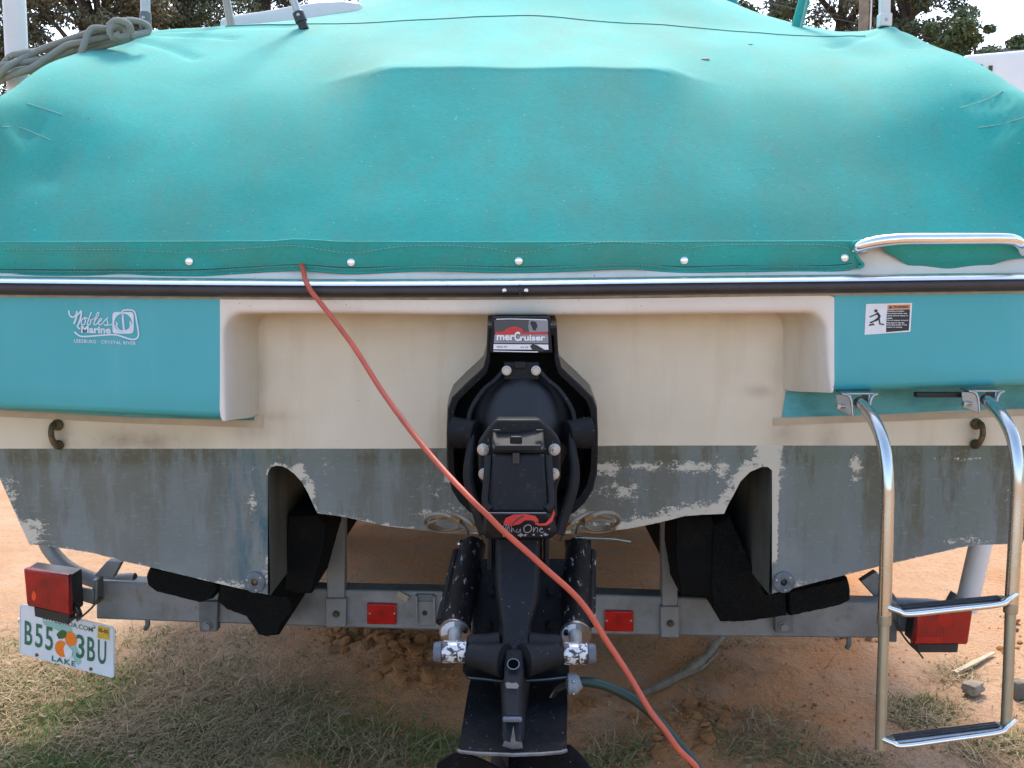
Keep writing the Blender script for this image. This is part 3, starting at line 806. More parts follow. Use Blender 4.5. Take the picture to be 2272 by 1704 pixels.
SN = [(420, 580), (779, 582), (1151, 579), (1518, 578), (1874, 572)]
def hem(px): return pchip([(-74, 610), (0, 611), (200, 612), (420, 612), (540, 606), (660, 600), (779, 607), (960, 600.5), (1151, 605), (1290, 600), (1390, 596), (1518, 605), (1640, 602), (1830, 602), (1880, 599), (1906, 592)])(px)
def topstitch(px): return pchip([(-74, 553), (0, 553), (250, 554), (420, 560), (540, 551), (645, 545), (779, 561), (880, 548), (960, 544), (1080, 550), (1151, 561), (1250, 545), (1360, 537), (1460, 541), (1518, 551), (1570, 545), (1700, 542), (1830, 543), (1890, 552)])(px)
def near_snap(px): return max(math.exp(-((px-s[0])/45)**2) for s in SN)
def skirt_y(px, t):
    ns = near_snap(px)
    return 2.458 + .022*t - .006*math.sin(math.pi*t)*(1-ns) +.0022*math.sin(px*.021+t*2)*t
def skirt_grid(x0, x1, n, left_end=False, right_end=None):
    bm = BM(); rings = []
    for px in frange(x0, x1, n):
        r = [P(px, interp(ROWS[2.462], px)-.3, 2.464), P(px, interp(ROWS[2.462], px)+1.5, 2.459)]
        for t in frange(.06, 1, 9):
            top = interp(ROWS[2.462], px)+2; r.append(P(px+(right_end(t) if right_end and px > x1-60 else 0)*((px-(x1-60))/60 if px > x1-60 else 0), lerp(top, hem(px), t), skirt_y(px, t)))
        hp = P(px, hem(px), skirt_y(px, 1)); r.append(hp+Vector((0, .006, -.001))); r.append(hp+Vector((0, .006, .02)))
        rings.append(r)
    loft(bm, rings, closed=False); return bm
def rend(t): return -12*math.sin(math.pi*min(1, t*1.1))+6*t
obj('skirt', skirt_grid(-74, 1906, 220, right_end=rend), MAT['canvas'], cover, smooth=60)
# loose flap behind the grab rail
def fl(px): return pchip([(1960, 558), (1985, 570), (2010, 586), (2030, 594), (2070, 597), (2160, 596), (2200, 588), (2240, 576), (2272, 573), (2350, 590)])(px)
bm = BM(); rings = []
for px in frange(1960, 2350, 40):
    top = 533
    rings.append([P(px, top+t*(fl(px)-top), 2.462+.024*t-.006*math.sin(math.pi*t)+.004*math.sin(px*.05)*t) for t in frange(0, 1, 6)]+[P(px, fl(px)-1, 2.487)])
loft(bm, rings, closed=False); obj('loose_flap', bm, MAT['canvas'], cover, smooth=60)
# bound edge of the cut-out round the rail foot
bm = BM(); tube(bm, catmull([P(1990, 538, 2.458), P(1950, 536, 2.456), P(1915, 534, 2.455), P(1896, 539, 2.456), P(1889, 548, 2.460), P(1896, 563, 2.468), P(1906, 577, 2.468), P(1915, 588, 2.468), P(1905, 594, 2.469)], 6), .0042, 8); obj('bound_edge', bm, MAT['canvas'], cover)
# bead along the fold
bm = BM(); tube(bm, [P(px, interp(ROWS[2.462], px)+.5, 2.461) for px in frange(-74, 2345, 100)], .0030, 8); obj('fold_edge', bm, MAT['canvas'], cover)
bm = BM(); tube(bm, [P(px, hem(px)-1.5, skirt_y(px, 1)-.0005) for px in frange(-74, 1900, 120)], .0032, 6); obj('hem_binding', bm, MAT['canvas'], cover)
for x, y in SN:
    bm = BM(); c = P(x, y, skirt_y(x, .65)-.002)
    prof = [(.0098, .006), (.0100, .001), (.0094, -.0025), (.0075, -.0040), (.004, -.0046), (.0004, -.0048)]
    loft(bm, [[c+Vector((math.cos(2*math.pi*j/20)*r, d, math.sin(2*math.pi*j/20)*r)) for j in range(20)] for r, d in prof], True, True)
    obj('snap', bm, simple('snap_steel', (.80, .79, .77), .30, 1, .06, 40), cover)
def dashes(f, x0, x1, step, ln, hh, tval, mat, name):
    bm = BM(); px = x0
    while px < x1:
        def tv(x): tp = interp(ROWS[2.462], x)+2; return max(0, min(1, (f(x)-tp)/(hem(x)-tp)))
        a, b = P(px, f(px), skirt_y(px, tv(px))-.0016), P(px+ln, f(px+ln), skirt_y(px+ln, tv(px+ln))-.0016)
        tube(bm, [a, b], hh, 4); px += step
    o = obj(name, bm, mat, cover, smooth=0); o['kind'] = 'stuff'; return o
dashes(topstitch, -70, 1888, 9.5, 6.5, .0009, .3, MAT['thread'], 'stitching')
dashes(lambda x: hem(x)-10, -70, 1890, 7.5, 4.5, .0007, .85, MAT['thread'], 'stitching')
bm = BM(); tube(bm, [P(px, hem(px)-13, skirt_y(px, .85)-.0012) for px in frange(-74, 1890, 110)], .0010, 5); obj('hem_seam', bm, MAT['ink'], cover)
# long seam across the top
seam = [(480, 64), (640, 53), (760, 51.5), (900, 43), (1000, 34), (1155, 29.5), (1300, 38), (1500, 57), (1600, 65), (1750, 75), (1850, 79), (1920, 77)]
sf = pchip(seam)
pts = []
for px in frange(500, 1920, 110):
    x = (px-1136)/F*3.5; x = P(px, sf(px), 3.47).x
    pts.append(Vector((x, 3.47, canvas_z(x, 3.47)+.0016)))
bm = BM(); tube(bm, pts, .0013, 5); obj('seam', bm, simple('seam_thread', (.01, .12, .12), .9, 0, .3, 60), cover)
# loose threads and bird droppings / leaf on the cloth
for i, (a, m, b) in enumerate((((60, 231), (100, 244), (140, 257)), ((5, 283), (50, 287), (116, 314)), ((2225, 204), (2190, 222), (2128, 242)), ((2270, 263), (2220, 278), (2170, 285)))):
    bm = BM(); tube(bm, catmull([on_canvas(*a, .003), on_canvas(*m, .004), on_canvas(*b, .003)], 6), .0009, 5)
    obj('loose_thread', bm, simple('loose_thread%d' % i, (.26, .42, .37), .9, 0, .15, 60), cover)
for i, (x, y, s) in enumerate(((1565, 132, .014), (1665, 99, .008))):
    bm = BM(); p = on_canvas(x, y, .002); ball(bm, p, (s, s*.35, s*.22), 10, 6); bm2 = bm
    tag(obj('dry_leaf', bm2, simple('dry_leaf%d' % i, (.55, .45, .36), .8, 0, .2, 90)), ('larger curled pale dry leaf lying on top of the teal cover', 'tiny pale dry leaf crumb lying near the top of the cover')[i], 'leaf')

# ================================================================== STERN DRIVE
AX = 1155                                  # drive axis in the photograph
drive = thing('stern_drive', (0.02, 2.0, 0.22), 'black stern drive with peeling trim cylinders bolted to the transom', 'stern drive')
def mir(pts): return pts + [(2*1157-x, y) for x, y in reversed(pts)]
# transom housing: hollow shell, outline at the transom and at the aft rim
back = [(1083, 699), (1080, 761), (1073, 788), (1058, 803), (1035, 824), (1006, 853), (997, 877), (995, 930), (995, 973), (997, 1017), (1006, 1052), (1022, 1078), (1045, 1100), (1080, 1118)]
ringb = [P(x, y, YT+.003) for x, y in mir(back)]
def scaled_ring(ring, k, Y, dz=0, dzt=0):
    c = sum(ring, Vector())/len(ring)
    return [Vector((c.x+(p.x-c.x)*k, Y, c.z+(p.z-c.z)*k+dz)) for p in ring]
Yf = 2.36
r1 = scaled_ring(ringb, 1.0, YT+.003); r2 = scaled_ring(ringb, .975, 2.45); r3 = scaled_ring(ringb, .945, Yf+.012); r4 = scaled_ring(ringb, .925, Yf); r5 = scaled_ring(ringb, .86, Yf+.002); r6 = scaled_ring(ringb, .84, 2.55)
bm = BM(); loft(bm, [r1, r2, r3], True, False); obj('transom_housing', bm, MAT['rim'], drive, smooth=60)
bm = BM(); loft(bm, [r3, r4, r5, scaled_ring(ringb, .845, Yf+.02), r6], True, False)
f = bm.faces.new([bm.verts.new(p) for p in scaled_ring(ringb, .84, 2.55)])
obj('housing_rim', bm, MAT['black_matte'], drive, smooth=50)
# neck block with the maker's plate
bm = BM()
loft(bm, [PP([(1094, 703), (1219, 703), (1226, 783), (1086, 783)], 2.352), PP([(1090, 700), (1222, 700), (1228, 786), (1084, 786)], 2.50)], True, True)
obj('neck_block', bm, MAT['black'], drive, bevel=.004)
DYD = 2.3495
def q(x, y): return (1000+x*.14467, 660+y*.14467)
bm = BM(); poly(bm, PP([q(668, 345), q(1492, 345), q(1498, 530), q(672, 540)], DYD))
dec = obj('maker_plate', bm, MAT['dark_ink'], drive, smooth=0, label='grey, red and white maker plate at the top of the drive')
def flat(name, pts, m, Y): 
    bm = BM(); poly(bm, PP([q(*p) for p in pts], Y)); return obj(name, bm, MAT[m], dec, smooth=0)
flat('faded_panel', [(1200, 350), (1490, 350), (1494, 528), (1205, 530), (1190, 450)], 'grey_ink', DYD-.0003)
flat('red_wave', [(680, 545), (690, 525), (790, 525), (850, 480), (920, 450), (990, 445), (1060, 465), (1105, 490), (1110, 530), (1490, 535), (1492, 570), (680, 570)], 'red_ink', DYD-.0006)
flat('silver_panel', [(672, 570), (1495, 570), (1498, 705), (662, 700)], 'grey_ink', DYD-.0005)
flat('serial_strip', [(660, 715), (1498, 722), (1500, 802), (655, 795)], 'bleach', DYD-.0005)
flat('white_line', [(700, 328), (900, 322), (1475, 336), (1475, 350), (900, 334), (700, 341)], 'bleach', DYD-.0005)
flat('white_line', [(655, 815), (1340, 828), (1342, 843), (655, 829)], 'bleach', DYD-.0005)
flat('scratch', [(1215, 745), (1260, 715), (1330, 735), (1440, 800), (1420, 830), (1300, 820), (1240, 790)], 'ink', DYD-.0012)
flat('scratch', [(1215, 390), (1245, 360), (1310, 375), (1332, 440), (1300, 510), (1260, 500), (1240, 440)], 'ink', DYD-.0011)
sd = DYD/F
for off, m, Y, bold in (((4, -5), 'ink', DYD-.0009, .075), ((0, 0), 'bleach', DYD-.0013, .04)):
    bm = BM()
    for s, x0, x1, y0, y1 in (('mer', 705, 980, 575, 660), ('C', 975, 1065, 525, 672), ('ruiser', 1065, 1450, 575, 665)):
        cx, cy = q((x0+x1)/2+off[0], (y0+y1)/2-off[1])
        add_text(bm, s, P(cx, cy, Y), X1, Z1, (x1-x0)*.14467*sd, (y1-y0)*.14467*sd, bold=bold)
    obj('lettering', bm, MAT[m], dec, smooth=0)
bm = BM()
add_text(bm, 'SERIAL NO.', P(*q(790, 757), DYD-.0009), X1, Z1, 170*.14467*sd, 30*.14467*sd)
obj('lettering', bm, MAT['ink'], dec, smooth=0); bm = BM(); add_text(bm, '43-32', P(*q(1130, 765), DYD-.0009), X1, Z1, 120*.14467*sd, 28*.14467*sd)
obj('lettering', bm, MAT['ink'], dec, smooth=0)

# bell housing dome and gimbal ring
bm = BM(); ball(bm, P(1157, 955, 2.40), (.118, .13, .150), 32, 18); obj('bellows_dome', bm, MAT['rubber_dark'], drive)
bm = BM()
ringp = [(1120, 818, 2.345), (1100, 842, 2.34), (1076, 862, 2.335), (1055, 890, 2.325), (1043, 915, 2.32), (1040, 940, 2.315), (1046, 965, 2.30), (1044, 1000, 2.28), (1040, 1050, 2.27), (1046, 1090, 2.26), (1062, 1140, 2.25), (1076, 1185, 2.24)]
for sg in (0, 1):
    pts = catmull([P(x if sg == 0 else 2*1157-x, y, Y) for x, y, Y in ringp], 4)
    n = len(pts); rads = [.009+.014*sstep(.45, .75, i/n) for i in range(n)]
    tube(bm, pts, rads, 10, flat=.6)
box(bm, P(1157, 822, 2.355), (.082, .03, .040))
obj('gimbal_ring', bm, MAT['black'], drive, bevel=.002)
bm = BM(); box(bm, P(1154, 810, 2.34), (.029, .012, .016)); obj('clamp_block', bm, MAT['black_scuffed'], drive, bevel=.003)
for sg in (-1, 1):
    bm = BM(); a = P(1157+sg*132, 960, 2.33); cyl(bm, a+Vector((sg*.02, .0, 0)), a+Vector((-sg*.035, -.02, 0)), .038, .032, 20); obj('pivot_boss', bm, MAT['black_matte'], drive, bevel=.003)
    bm = BM(); c = P(1157+sg*140-2, 928, 2.33); ball(bm, c, (.003, .004, .003), 8, 6); obj('grease_nipple', bm, MAT['steel'], drive)
def bolt(parent, c, r, mat, hexr=None, stud=0, d=Vector((0, -1, 0))):
    bm = BM(); cyl(bm, c, c+d*.004, r*1.25, None, 20)
    cyl(bm, c+d*.003, c+d*(.012), r, r*.95, 6)
    if stud: cyl(bm, c+d*.012, c+d*(.012+stud), r*.52, r*.45, 12)
    return obj('bolt', bm, mat, parent, bevel=.0006)
for x in (1124, 1189): bolt(drive, P(x, 822, 2.337), .0092, MAT['steel_worn'])

# upper gear housing
bm = BM()
def ringp_(pts): return [P(x, y, Y) for x, y, Y in pts]
flange = [(1102, 931), (1196, 931), (1222, 953), (1238, 972), (1244, 985), (1244, 1060), (1236, 1082), (1236, 1150), (1078, 1150), (1076, 1082), (1062, 1060), (1061, 985), (1069, 972), (1082, 953)]
loft(bm, [PP(flange, 2.150), [p+Vector((0, .05, 0)) for p in PP(flange, 2.150)]])
obj('drive_flange', bm, MAT['black_scuffed'], drive, bevel=.005)
bm = BM()
loft(bm, [ringp_([(1104, 932, 2.20), (1194, 932, 2.20), (1205, 955, 2.13), (1207, 990, 2.085), (1206, 1005, 2.072), (1095, 1005, 2.072), (1092, 990, 2.085), (1094, 955, 2.13)]),
          ringp_([(1100, 934, 2.30), (1198, 934, 2.30), (1210, 958, 2.30), (1212, 990, 2.30), (1212, 1006, 2.30), (1090, 1006, 2.30), (1089, 990, 2.30), (1091, 958, 2.30)])])
obj('top_cover', bm, MAT['black'], drive, bevel=.008)
bm = BM(); box(bm, P(1145, 976, 2.098), (.026, .012, .016)); obj('lifting_lug', bm, MAT['black_scuffed'], drive, bevel=.003)
bm = BM(); box(bm, P(1149, 994, 2.076), (.098, .012, .014)); obj('cover_ridge', bm, MAT['black'], drive, bevel=.004)
for x in (1102, 1197):
    bm = BM(); box(bm, P(x, 956, 2.118), (.017, .008, .006)); obj('casting_tab', bm, MAT['black_scuffed'], drive, bevel=.002)
bm = BM()
loft(bm, [ringp_([(1092, 1006, 2.075), (1208, 1006, 2.075), (1212, 1070, 2.058), (1216, 1138, 2.045), (1084, 1138, 2.045), (1090, 1070, 2.058)]),
          ringp_([(1090, 1006, 2.30), (1210, 1006, 2.30), (1216, 1070, 2.30), (1222, 1138, 2.30), (1078, 1138, 2.30), (1086, 1070, 2.30)])])
obj('gear_housing', bm, MAT['black'], drive, bevel=.007)
bm = BM(); box(bm, P(1145, 1016, 2.070), (.014, .008, .022)); obj('cover_notch', bm, MAT['ink'], drive)
for sg in (-1, 1):     # raised ribs at the sides
    bm = BM(); tube(bm, catmull([P(1150+sg*66, 1010, 2.085), P(1150+sg*70, 1070, 2.07), P(1150+sg*73, 1115, 2.058), P(1150+sg*60, 1131, 2.046)], 5), [.008]*16, 8); obj('rib', bm, MAT['black_scuffed'], drive)
for x, y in ((1072, 997), (1230, 997), (1075, 1051), (1228, 1051)): bolt(drive, P(x, y, 2.149), .0105, MAT['steel_worn'], stud=.010)
# nose slab with emblem
bm = BM()
loft(bm, [ringp_([(1080, 1138, 2.030), (1216, 1138, 2.030), (1222, 1180, 2.036), (1206, 1194, 2.05), (1092, 1194, 2.05), (1078, 1182, 2.036)]),
          ringp_([(1074, 1138, 2.22), (1228, 1138, 2.22), (1238, 1180, 2.22), (1222, 1196, 2.22), (1082, 1196, 2.22), (1068, 1182, 2.22)])])
nose = obj('emblem_slab', bm, MAT['black_scuffed'], drive, bevel=.004)
NY = 2.0275
def q5(x, y): return (900+x*.2411, 1000+y*.2411)
bm = BM(); ribbon(bm, [q5(745, 570), q5(1295, 572)], NY-.002, 2.2, smooth=False); obj('edge_line', bm, MAT['grey_plastic'], nose, smooth=0)
bm = BM()
for s in ([(900, 668), (920, 620), (990, 588), (1100, 583), (1195, 600), (1225, 640), (1200, 660), (1160, 640), (1100, 640), (1050, 675), (980, 690), (930, 690)],
          [(1190, 655), (1230, 672), (1290, 665), (1340, 610), (1365, 540), (1375, 580), (1350, 650), (1300, 688), (1230, 690), (1195, 678)]):
    poly(bm, [P(*q5(*p), NY-.001) for p in s])
obj('red_wave', bm, MAT['red_ink'], nose, smooth=0)
bm = BM()
ribbon(bm, [q5(980, 680), q5(1010, 650), q5(1050, 620), q5(1090, 600)], NY-.0015, 2.0); obj('wave_line', bm, MAT['ink'], nose, smooth=0)
bm = BM()
def r5(pts, wd): ribbon(bm, [q5(*p) for p in pts], NY-.0012, wd*.62)
r5([(880, 740), (900, 690), (925, 680), (915, 720), (905, 745)], 2.2)                     # A
r5([(935, 700), (928, 748), (950, 690), (955, 748)], 2.0); r5([(975, 690), (972, 752), (985, 715), (1000, 748)], 2.0)
r5([(1030, 720), (1015, 745), (1040, 750), (1055, 720), (1058, 752)], 2.0)
r5([(1122, 680), (1090, 705), (1095, 745), (1130, 752), (1158, 725), (1150, 690), (1122, 680)], 3.0)
r5([(1178, 705), (1175, 748), (1195, 710), (1215, 715), (1212, 750)], 2.2); r5([(1232, 730), (1260, 722), (1245, 712), (1232, 735), (1255, 755), (1272, 742)], 2.2)
obj('lettering', bm, MAT['grey_ink'], nose, smooth=0)
bm = BM()
random.seed(3)
for cx, cy, rw in ((1060, 778, 26), (1100, 775, 18), (1180, 772, 14), (1290, 772, 22), (1340, 640, 16), (905, 785, 12), (1320, 720, 12), (1250, 780, 14)):
    bm = BM(); poly(bm, [P(*q5(cx+rw*math.cos(t)*random.uniform(.6, 1.2), cy+.6*rw*math.sin(t)*random.uniform(.5, 1.3)), NY+.0010) for t in frange(0, 2*math.pi, 11)[:-1]])
    obj('worn_paint', bm, MAT['grey_plastic'], nose, smooth=0)

# leg
bm = BM()
loft(bm, [ringp_([(1104, 1190, 2.10), (1194, 1190, 2.10), (1204, 1190, 2.26), (1094, 1190, 2.26)]),
          ringp_([(1104, 1250, 2.075), (1194, 1250, 2.075), (1204, 1250, 2.27), (1094, 1250, 2.27)]),
          ringp_([(1105, 1298, 2.035), (1192, 1298, 2.035), (1204, 1290, 2.27), (1094, 1290, 2.27)]),
          ringp_([(1108, 1330, 2.020), (1190, 1330, 2.020), (1202, 1320, 2.26), (1096, 1320, 2.26)]),
          ringp_([(1117, 1392, 1.985), (1172, 1392, 1.985), (1184, 1380, 2.25), (1104, 1380, 2.25)]),
          ringp_([(1112, 1425, 1.965), (1176, 1425, 1.965), (1184, 1420, 2.22), (1104, 1420, 2.22)]),
          ringp_([(1117, 1480, 1.905), (1164, 1480, 1.905), (1180, 1476, 2.15), (1102, 1476, 2.15)])])
obj('drive_leg', bm, MAT['black'], drive, bevel=.008)
bm = BM()   # side webs, recessed and dark
loft(bm, [ringp_([(1045, 1240, 2.27), (1262, 1240, 2.27), (1262, 1240, 2.30), (1045, 1240, 2.30)]), ringp_([(1048, 1425, 2.14), (1246, 1425, 2.14), (1246, 1425, 2.18), (1048, 1425, 2.18)])])
obj('leg_web', bm, MAT['black_matte'], drive, bevel=.004)
for x, y, Y in ((1090, 1309, 2.215), (1223, 1309, 2.215), (1084, 1385, 2.165), (1220, 1385, 2.165)): bolt(drive, P(x, y, Y), .0085, MAT['black_scuffed'])
for sg in (-1, 1):
    bm = BM(); box(bm, P(1150+sg*62, 1215, 2.20), (.012, .06, .09)); obj('bracket_ear', bm, MAT['black_scuffed'], drive, bevel=.003)
# cross arms for the trim rams
for sg in (-1, 1):
    bm = BM()
    c0 = P(1141+sg*20, 1466, 1.925); c1 = P(1141+sg*60, 1460, 1.945); c2 = P(1141+sg*102, 1450, 1.955)
    tube(bm, [c0, c1, c2], [.034, .028, .0215], 18); obj('cross_arm', bm, MAT['black'], drive)
    bm = BM(); tube(bm, catmull([P(1141+sg*30, 1428, 1.985), P(1141+sg*62, 1432, 1.985), P(1141+sg*104, 1434, 1.98)], 4), [.024]*8+[.02], 12); obj('arm_web', bm, MAT['black'], drive)
# spine, anti-ventilation plate
bm = BM()
loft(bm, [ringp_([(1119, 1440, 1.935), (1164, 1440, 1.935), (1164, 1440, 2.05), (1119, 1440, 2.05)]),
          ringp_([(1119, 1482, 1.895), (1162, 1482, 1.895), (1164, 1482, 2.02), (1117, 1482, 2.02)]),
          ringp_([(1119, 1530, 1.850), (1156, 1530, 1.850), (1176, 1515, 2.0), (1110, 1515, 2.0)]),
          ringp_([(1119, 1592, 1.805), (1156, 1592, 1.805), (1172, 1560, 1.95), (1112, 1560, 1.95)]),
          ringp_([(1117, 1600, 1.815), (1157, 1600, 1.815), (1170, 1580, 1.93), (1112, 1580, 1.93)]),
          ringp_([(1116, 1658, 1.762), (1158, 1658, 1.762), (1164, 1640, 1.80), (1112, 1640, 1.80)])])
obj('spine', bm, MAT['black'], drive, bevel=.005)
bm = BM(); c = P(1139, 1475, 1.893); d = Vector((0, -.6, .8)).normalized()
k = 20; u = Vector((1, 0, 0)); v = d.cross(u)
loft(bm, [[c+d*(.0031)+u*math.cos(2*math.pi*j/k)*r+v*math.sin(2*math.pi*j/k)*r for j in range(k)] for r in (.0125, .0105)], True, False); obj('hole_rim', bm, MAT['grey_cap'], drive)
bm = BM(); poly(bm, [c+d*.0030+u*math.cos(2*math.pi*j/k)*.0106+v*math.sin(2*math.pi*j/k)*.0106 for j in range(k)]); obj('drain_hole', bm, MAT['void'], drive, smooth=0)
bm = BM()
loft(bm, [ringp_([(1122, 1520, 1.846), (1152, 1520, 1.846), (1153, 1590, 1.796), (1121, 1590, 1.796)]), ringp_([(1122, 1514, 1.866), (1152, 1514, 1.866), (1154, 1584, 1.826), (1120, 1584, 1.826)])])
obj('anode_block', bm, MAT['black_scuffed'], drive, bevel=.003)
bm = BM(); box(bm, P(1137, 1596, 1.792), (.036, .010, .008)); obj('ledge', bm, MAT['grey_cap'], drive, bevel=.002)
bm = BM(); poly(bm, PP([(1121, 1517), (1126, 1513), (1136, 1516), (1146, 1514), (1152, 1521), (1148, 1528), (1124, 1527)], 1.840)); obj('worn_paint', bm, MAT['grey_plastic'], drive, smooth=0)
bm = BM(); poly(bm, PP([(1114, 1655), (1120, 1643), (1132, 1648), (1139, 1610), (1144, 1645), (1158, 1646), (1160, 1660), (1137, 1662)], 1.752)); obj('worn_paint', bm, simple('bare_alloy', (.13, .13, .135), .5, .2, .4, 60), drive, smooth=0)
zpl = P(1139, 1661, 1.755).z
bm = BM()
aft = [(1017, 1661), (1022, 1664), (1060, 1668), (1139, 1671), (1200, 1669), (1245, 1665), (1257, 1661)]
def onz(px, py, z): g = G(px, py, z); return g
top = [onz(x, y, zpl) for x, y in aft]+[onz(1259, 1560, zpl), onz(1259, 1515, zpl), onz(1250, 1495, zpl), onz(1200, 1478, zpl), onz(1090, 1478, zpl), onz(1046, 1500, zpl), onz(1040, 1521, zpl), onz(1030, 1580, zpl)]
loft(bm, [[p-Vector((0, 0, .006)) for p in top], top]); plate = obj('anti_ventilation_plate', bm, MAT['black_plate'], drive, bevel=.0015)
bm = BM(); tube(bm, [p+Vector((0, -.001, -.003)) for p in top[:7]], .0036, 6); obj('worn_edge', bm, simple('edge_grey', (.085, .09, .095), .5, 0, .4, 60), plate)
# splash plate higher up
zs = zpl+.055
bm = BM()
sp = [onz(1037, 1503, zs), onz(1080, 1507, zs), onz(1112, 1511, zs), onz(1165, 1510, zs), onz(1215, 1507, zs), onz(1257, 1502, zs), onz(1263, 1488, zs), onz(1262, 1465, zs), onz(1200, 1440, zs), onz(1090, 1440, zs), onz(1028, 1465, zs), onz(1026, 1485, zs)]
loft(bm, [[p-Vector((0, 0, .005)) for p in sp], sp]); obj('splash_plate', bm, MAT['black_matte'], drive, bevel=.0015)
bm = BM(); tube(bm, [p for p in sp[:6]], .0014, 5); obj('edge_line', bm, MAT['grey_cap'], drive)
# lower gearcase, skeg and propeller
zc = zpl-.17; xc = P(1142, 1600, 1.8).x
bm = BM(); tube(bm, [Vector((xc, y, zc)) for y in (2.16, 2.12, 2.05, 1.95, 1.88)], [.006, .036, .050, .052, .048], 18); obj('gearcase', bm, MAT['black'], drive)
bm = BM()
loft(bm, [[Vector((xc+sx*t, y, zpl-.002)) for sx, y, t in ((-1, 1.86, .012), (1, 1.86, .012), (1, 2.0, .034), (0, 2.14, 0), (-1, 2.0, .034))], [Vector((xc+sx*t, y, zc+.03)) for sx, y, t in ((-1, 1.90, .012), (1, 1.90, .012), (1, 2.0, .030), (0, 2.12, 0), (-1, 2.0, .030))]])
obj('strut', bm, MAT['black'], drive)
bm = BM(); loft(bm, [[Vector((xc+sx, y, zc-.03)) for sx, y in ((-.006, 1.92), (.006, 1.92), (.008, 2.02), (0, 2.12), (-.008, 2.02))], [Vector((xc+sx, y, zc-.21)) for sx, y in ((-.003, 1.90), (.003, 1.90), (.003, 1.95), (0, 2.0), (-.003, 1.95))]]); obj('skeg', bm, MAT['black'], drive)
prop = BM()
tube(prop, [Vector((xc, y, zc)) for y in (1.88, 1.80, 1.74, 1.725)], [.050, .052, .048, .030], 20)
prop = obj('propeller', prop, MAT['black_plate'], drive)
for a0 in (48, 133, 228, 318):
    bm = BM(); rings = []
    for t in frange(0, 1, 9):
        rr_ = lerp(.045, .188, t); wd = .075*math.sin(math.pi*min(1, .22+.72*t))**.6*(1.25-.25*t)
        rr2 = []
        for s in frange(-1, 1, 8):
            an = R(a0)+s*wd/max(.07, rr_)*.95
            yy = 1.80+s*wd*.42-.012*t
            rr2.append(Vector((xc+math.cos(an)*rr_, yy, zc+math.sin(an)*rr_)))
        rings.append(rr2)
    loft(bm, rings, closed=False)
    o = obj('blade', bm, MAT['black_plate'], prop, smooth=80)
    sm = o.modifiers.new('solid', 'SOLIDIFY'); sm.thickness = .004
# trim cylinders
for sg in (-1, 1):
    if sg < 0: A, B = P(1048, 1215, 2.34), P(1009, 1402, 2.05); E = P(1008, 1446, 1.965)
    else: A, B = P(1283-0, 1215, 2.34), P(1277, 1407, 2.05); E = P(1276, 1450, 1.965)
    ax = (B-A).normalized()
    bm = BM(); tube(bm, [A-ax*.01, A+ax*.004, B-ax*.022, B-ax*.02, B-ax*.001, B], [.026, .031, .0315, .0335, .0335, .030], 24)
    cy = obj('trim_cylinder', bm, MAT['black_worn'], drive, smooth=45, label=('left' if sg < 0 else 'right')+' black trim cylinder with scuffed paint')
    bm = BM(); side = Vector((sg*.034, .012, .004)); tube(bm, [A+side+ax*.03, B+side-ax*.02], .010, 10); obj('fluid_pipe', bm, MAT['black_worn'], cy)
    bm = BM(); side = Vector((-sg*.022, -.024, .002)); tube(bm, [A+side+ax*.05, B+side-ax*.01], .005, 8); obj('pipe', bm, MAT['black_worn'], cy)
    bm = BM(); tube(bm, [B-ax*.004+Vector((0, 0, 0)), B+ax*.002], [.0335, .0335], 24); obj('end_ring', bm, MAT['steel_worn'], cy)
    bm = BM()
    loft(bm, [[B+ax*.002+(Vector((math.cos(a)*r, 0, 0))+ax.cross(Vector((1, 0, 0)))*math.sin(a)*r) for a in frange(R(-20 if sg < 0 else 40), R(200 if sg < 0 else 250), 18)] for r in (.0295, .0150)], closed=False)
    obj('end_cap', bm, MAT['flake'], cy, smooth=0)
    bm = BM(); tube(bm, [B-ax*.01, E], .0135, 16); obj('piston_rod', bm, MAT['alu'], cy)
    bm = BM(); cyl(bm, E+Vector((-.0245, 0, 0)), E+Vector((.0245, 0, 0)), .0222, None, 28); obj('rod_end', bm, MAT['peel'], cy, bevel=.002)
    bm = BM(); cyl(bm, E+Vector((sg*.0248, 0, 0)), E+Vector((sg*.042, 0, 0)), .0215, .0190, 20); obj('pivot_cap', bm, MAT['grey_cap'], cy, bevel=.003)
    # upper pivot pin
    bm = BM(); cyl(bm, A+Vector((-.03, .01, .0)), A+Vector((.03, .01, .0)), .016, None, 14); obj('upper_pivot', bm, MAT['black_matte'], cy)
# braided hoses
HL = [[(1040, 1185, 2.32), (1034, 1168, 2.30), (1018, 1155, 2.29), (985, 1141, 2.32), (955, 1143, 2.36), (943, 1158, 2.42), (965, 1172, 2.46), (1030, 1176, 2.48)],
      [(1075, 1203, 2.30), (1069, 1188, 2.28), (1058, 1172, 2.27), (1036, 1154, 2.28), (1008, 1142, 2.32), (975, 1148, 2.38), (958, 1165, 2.44), (980, 1178, 2.47), (1050, 1182, 2.48)]]
for sg in (0, 1):
    for i, h in enumerate(HL):
        hp = [(x if sg == 0 else 2*1157-x+3, y-(0 if sg == 0 else 3), Y) for x, y, Y in h]
        cv = catmull([P(*t) for t in hp[2:]], 7)
        bm = BM(); tube(bm, cv, .0052, 10); o = obj('braided_hose', bm, MAT['braid'], drive)
        bm = BM(); tube(bm, catmull([P(*t) for t in hp[:3]], 5), .0030, 8); obj('steel_line', bm, MAT['steel_worn'], o)
        bm = BM(); cyl(bm, P(*hp[2])-(cv[1]-cv[0]).normalized()*.006, P(*hp[2])+(cv[1]-cv[0]).normalized()*.022, .0064, None, 6); obj('hose_fitting', bm, MAT['brass'], o)
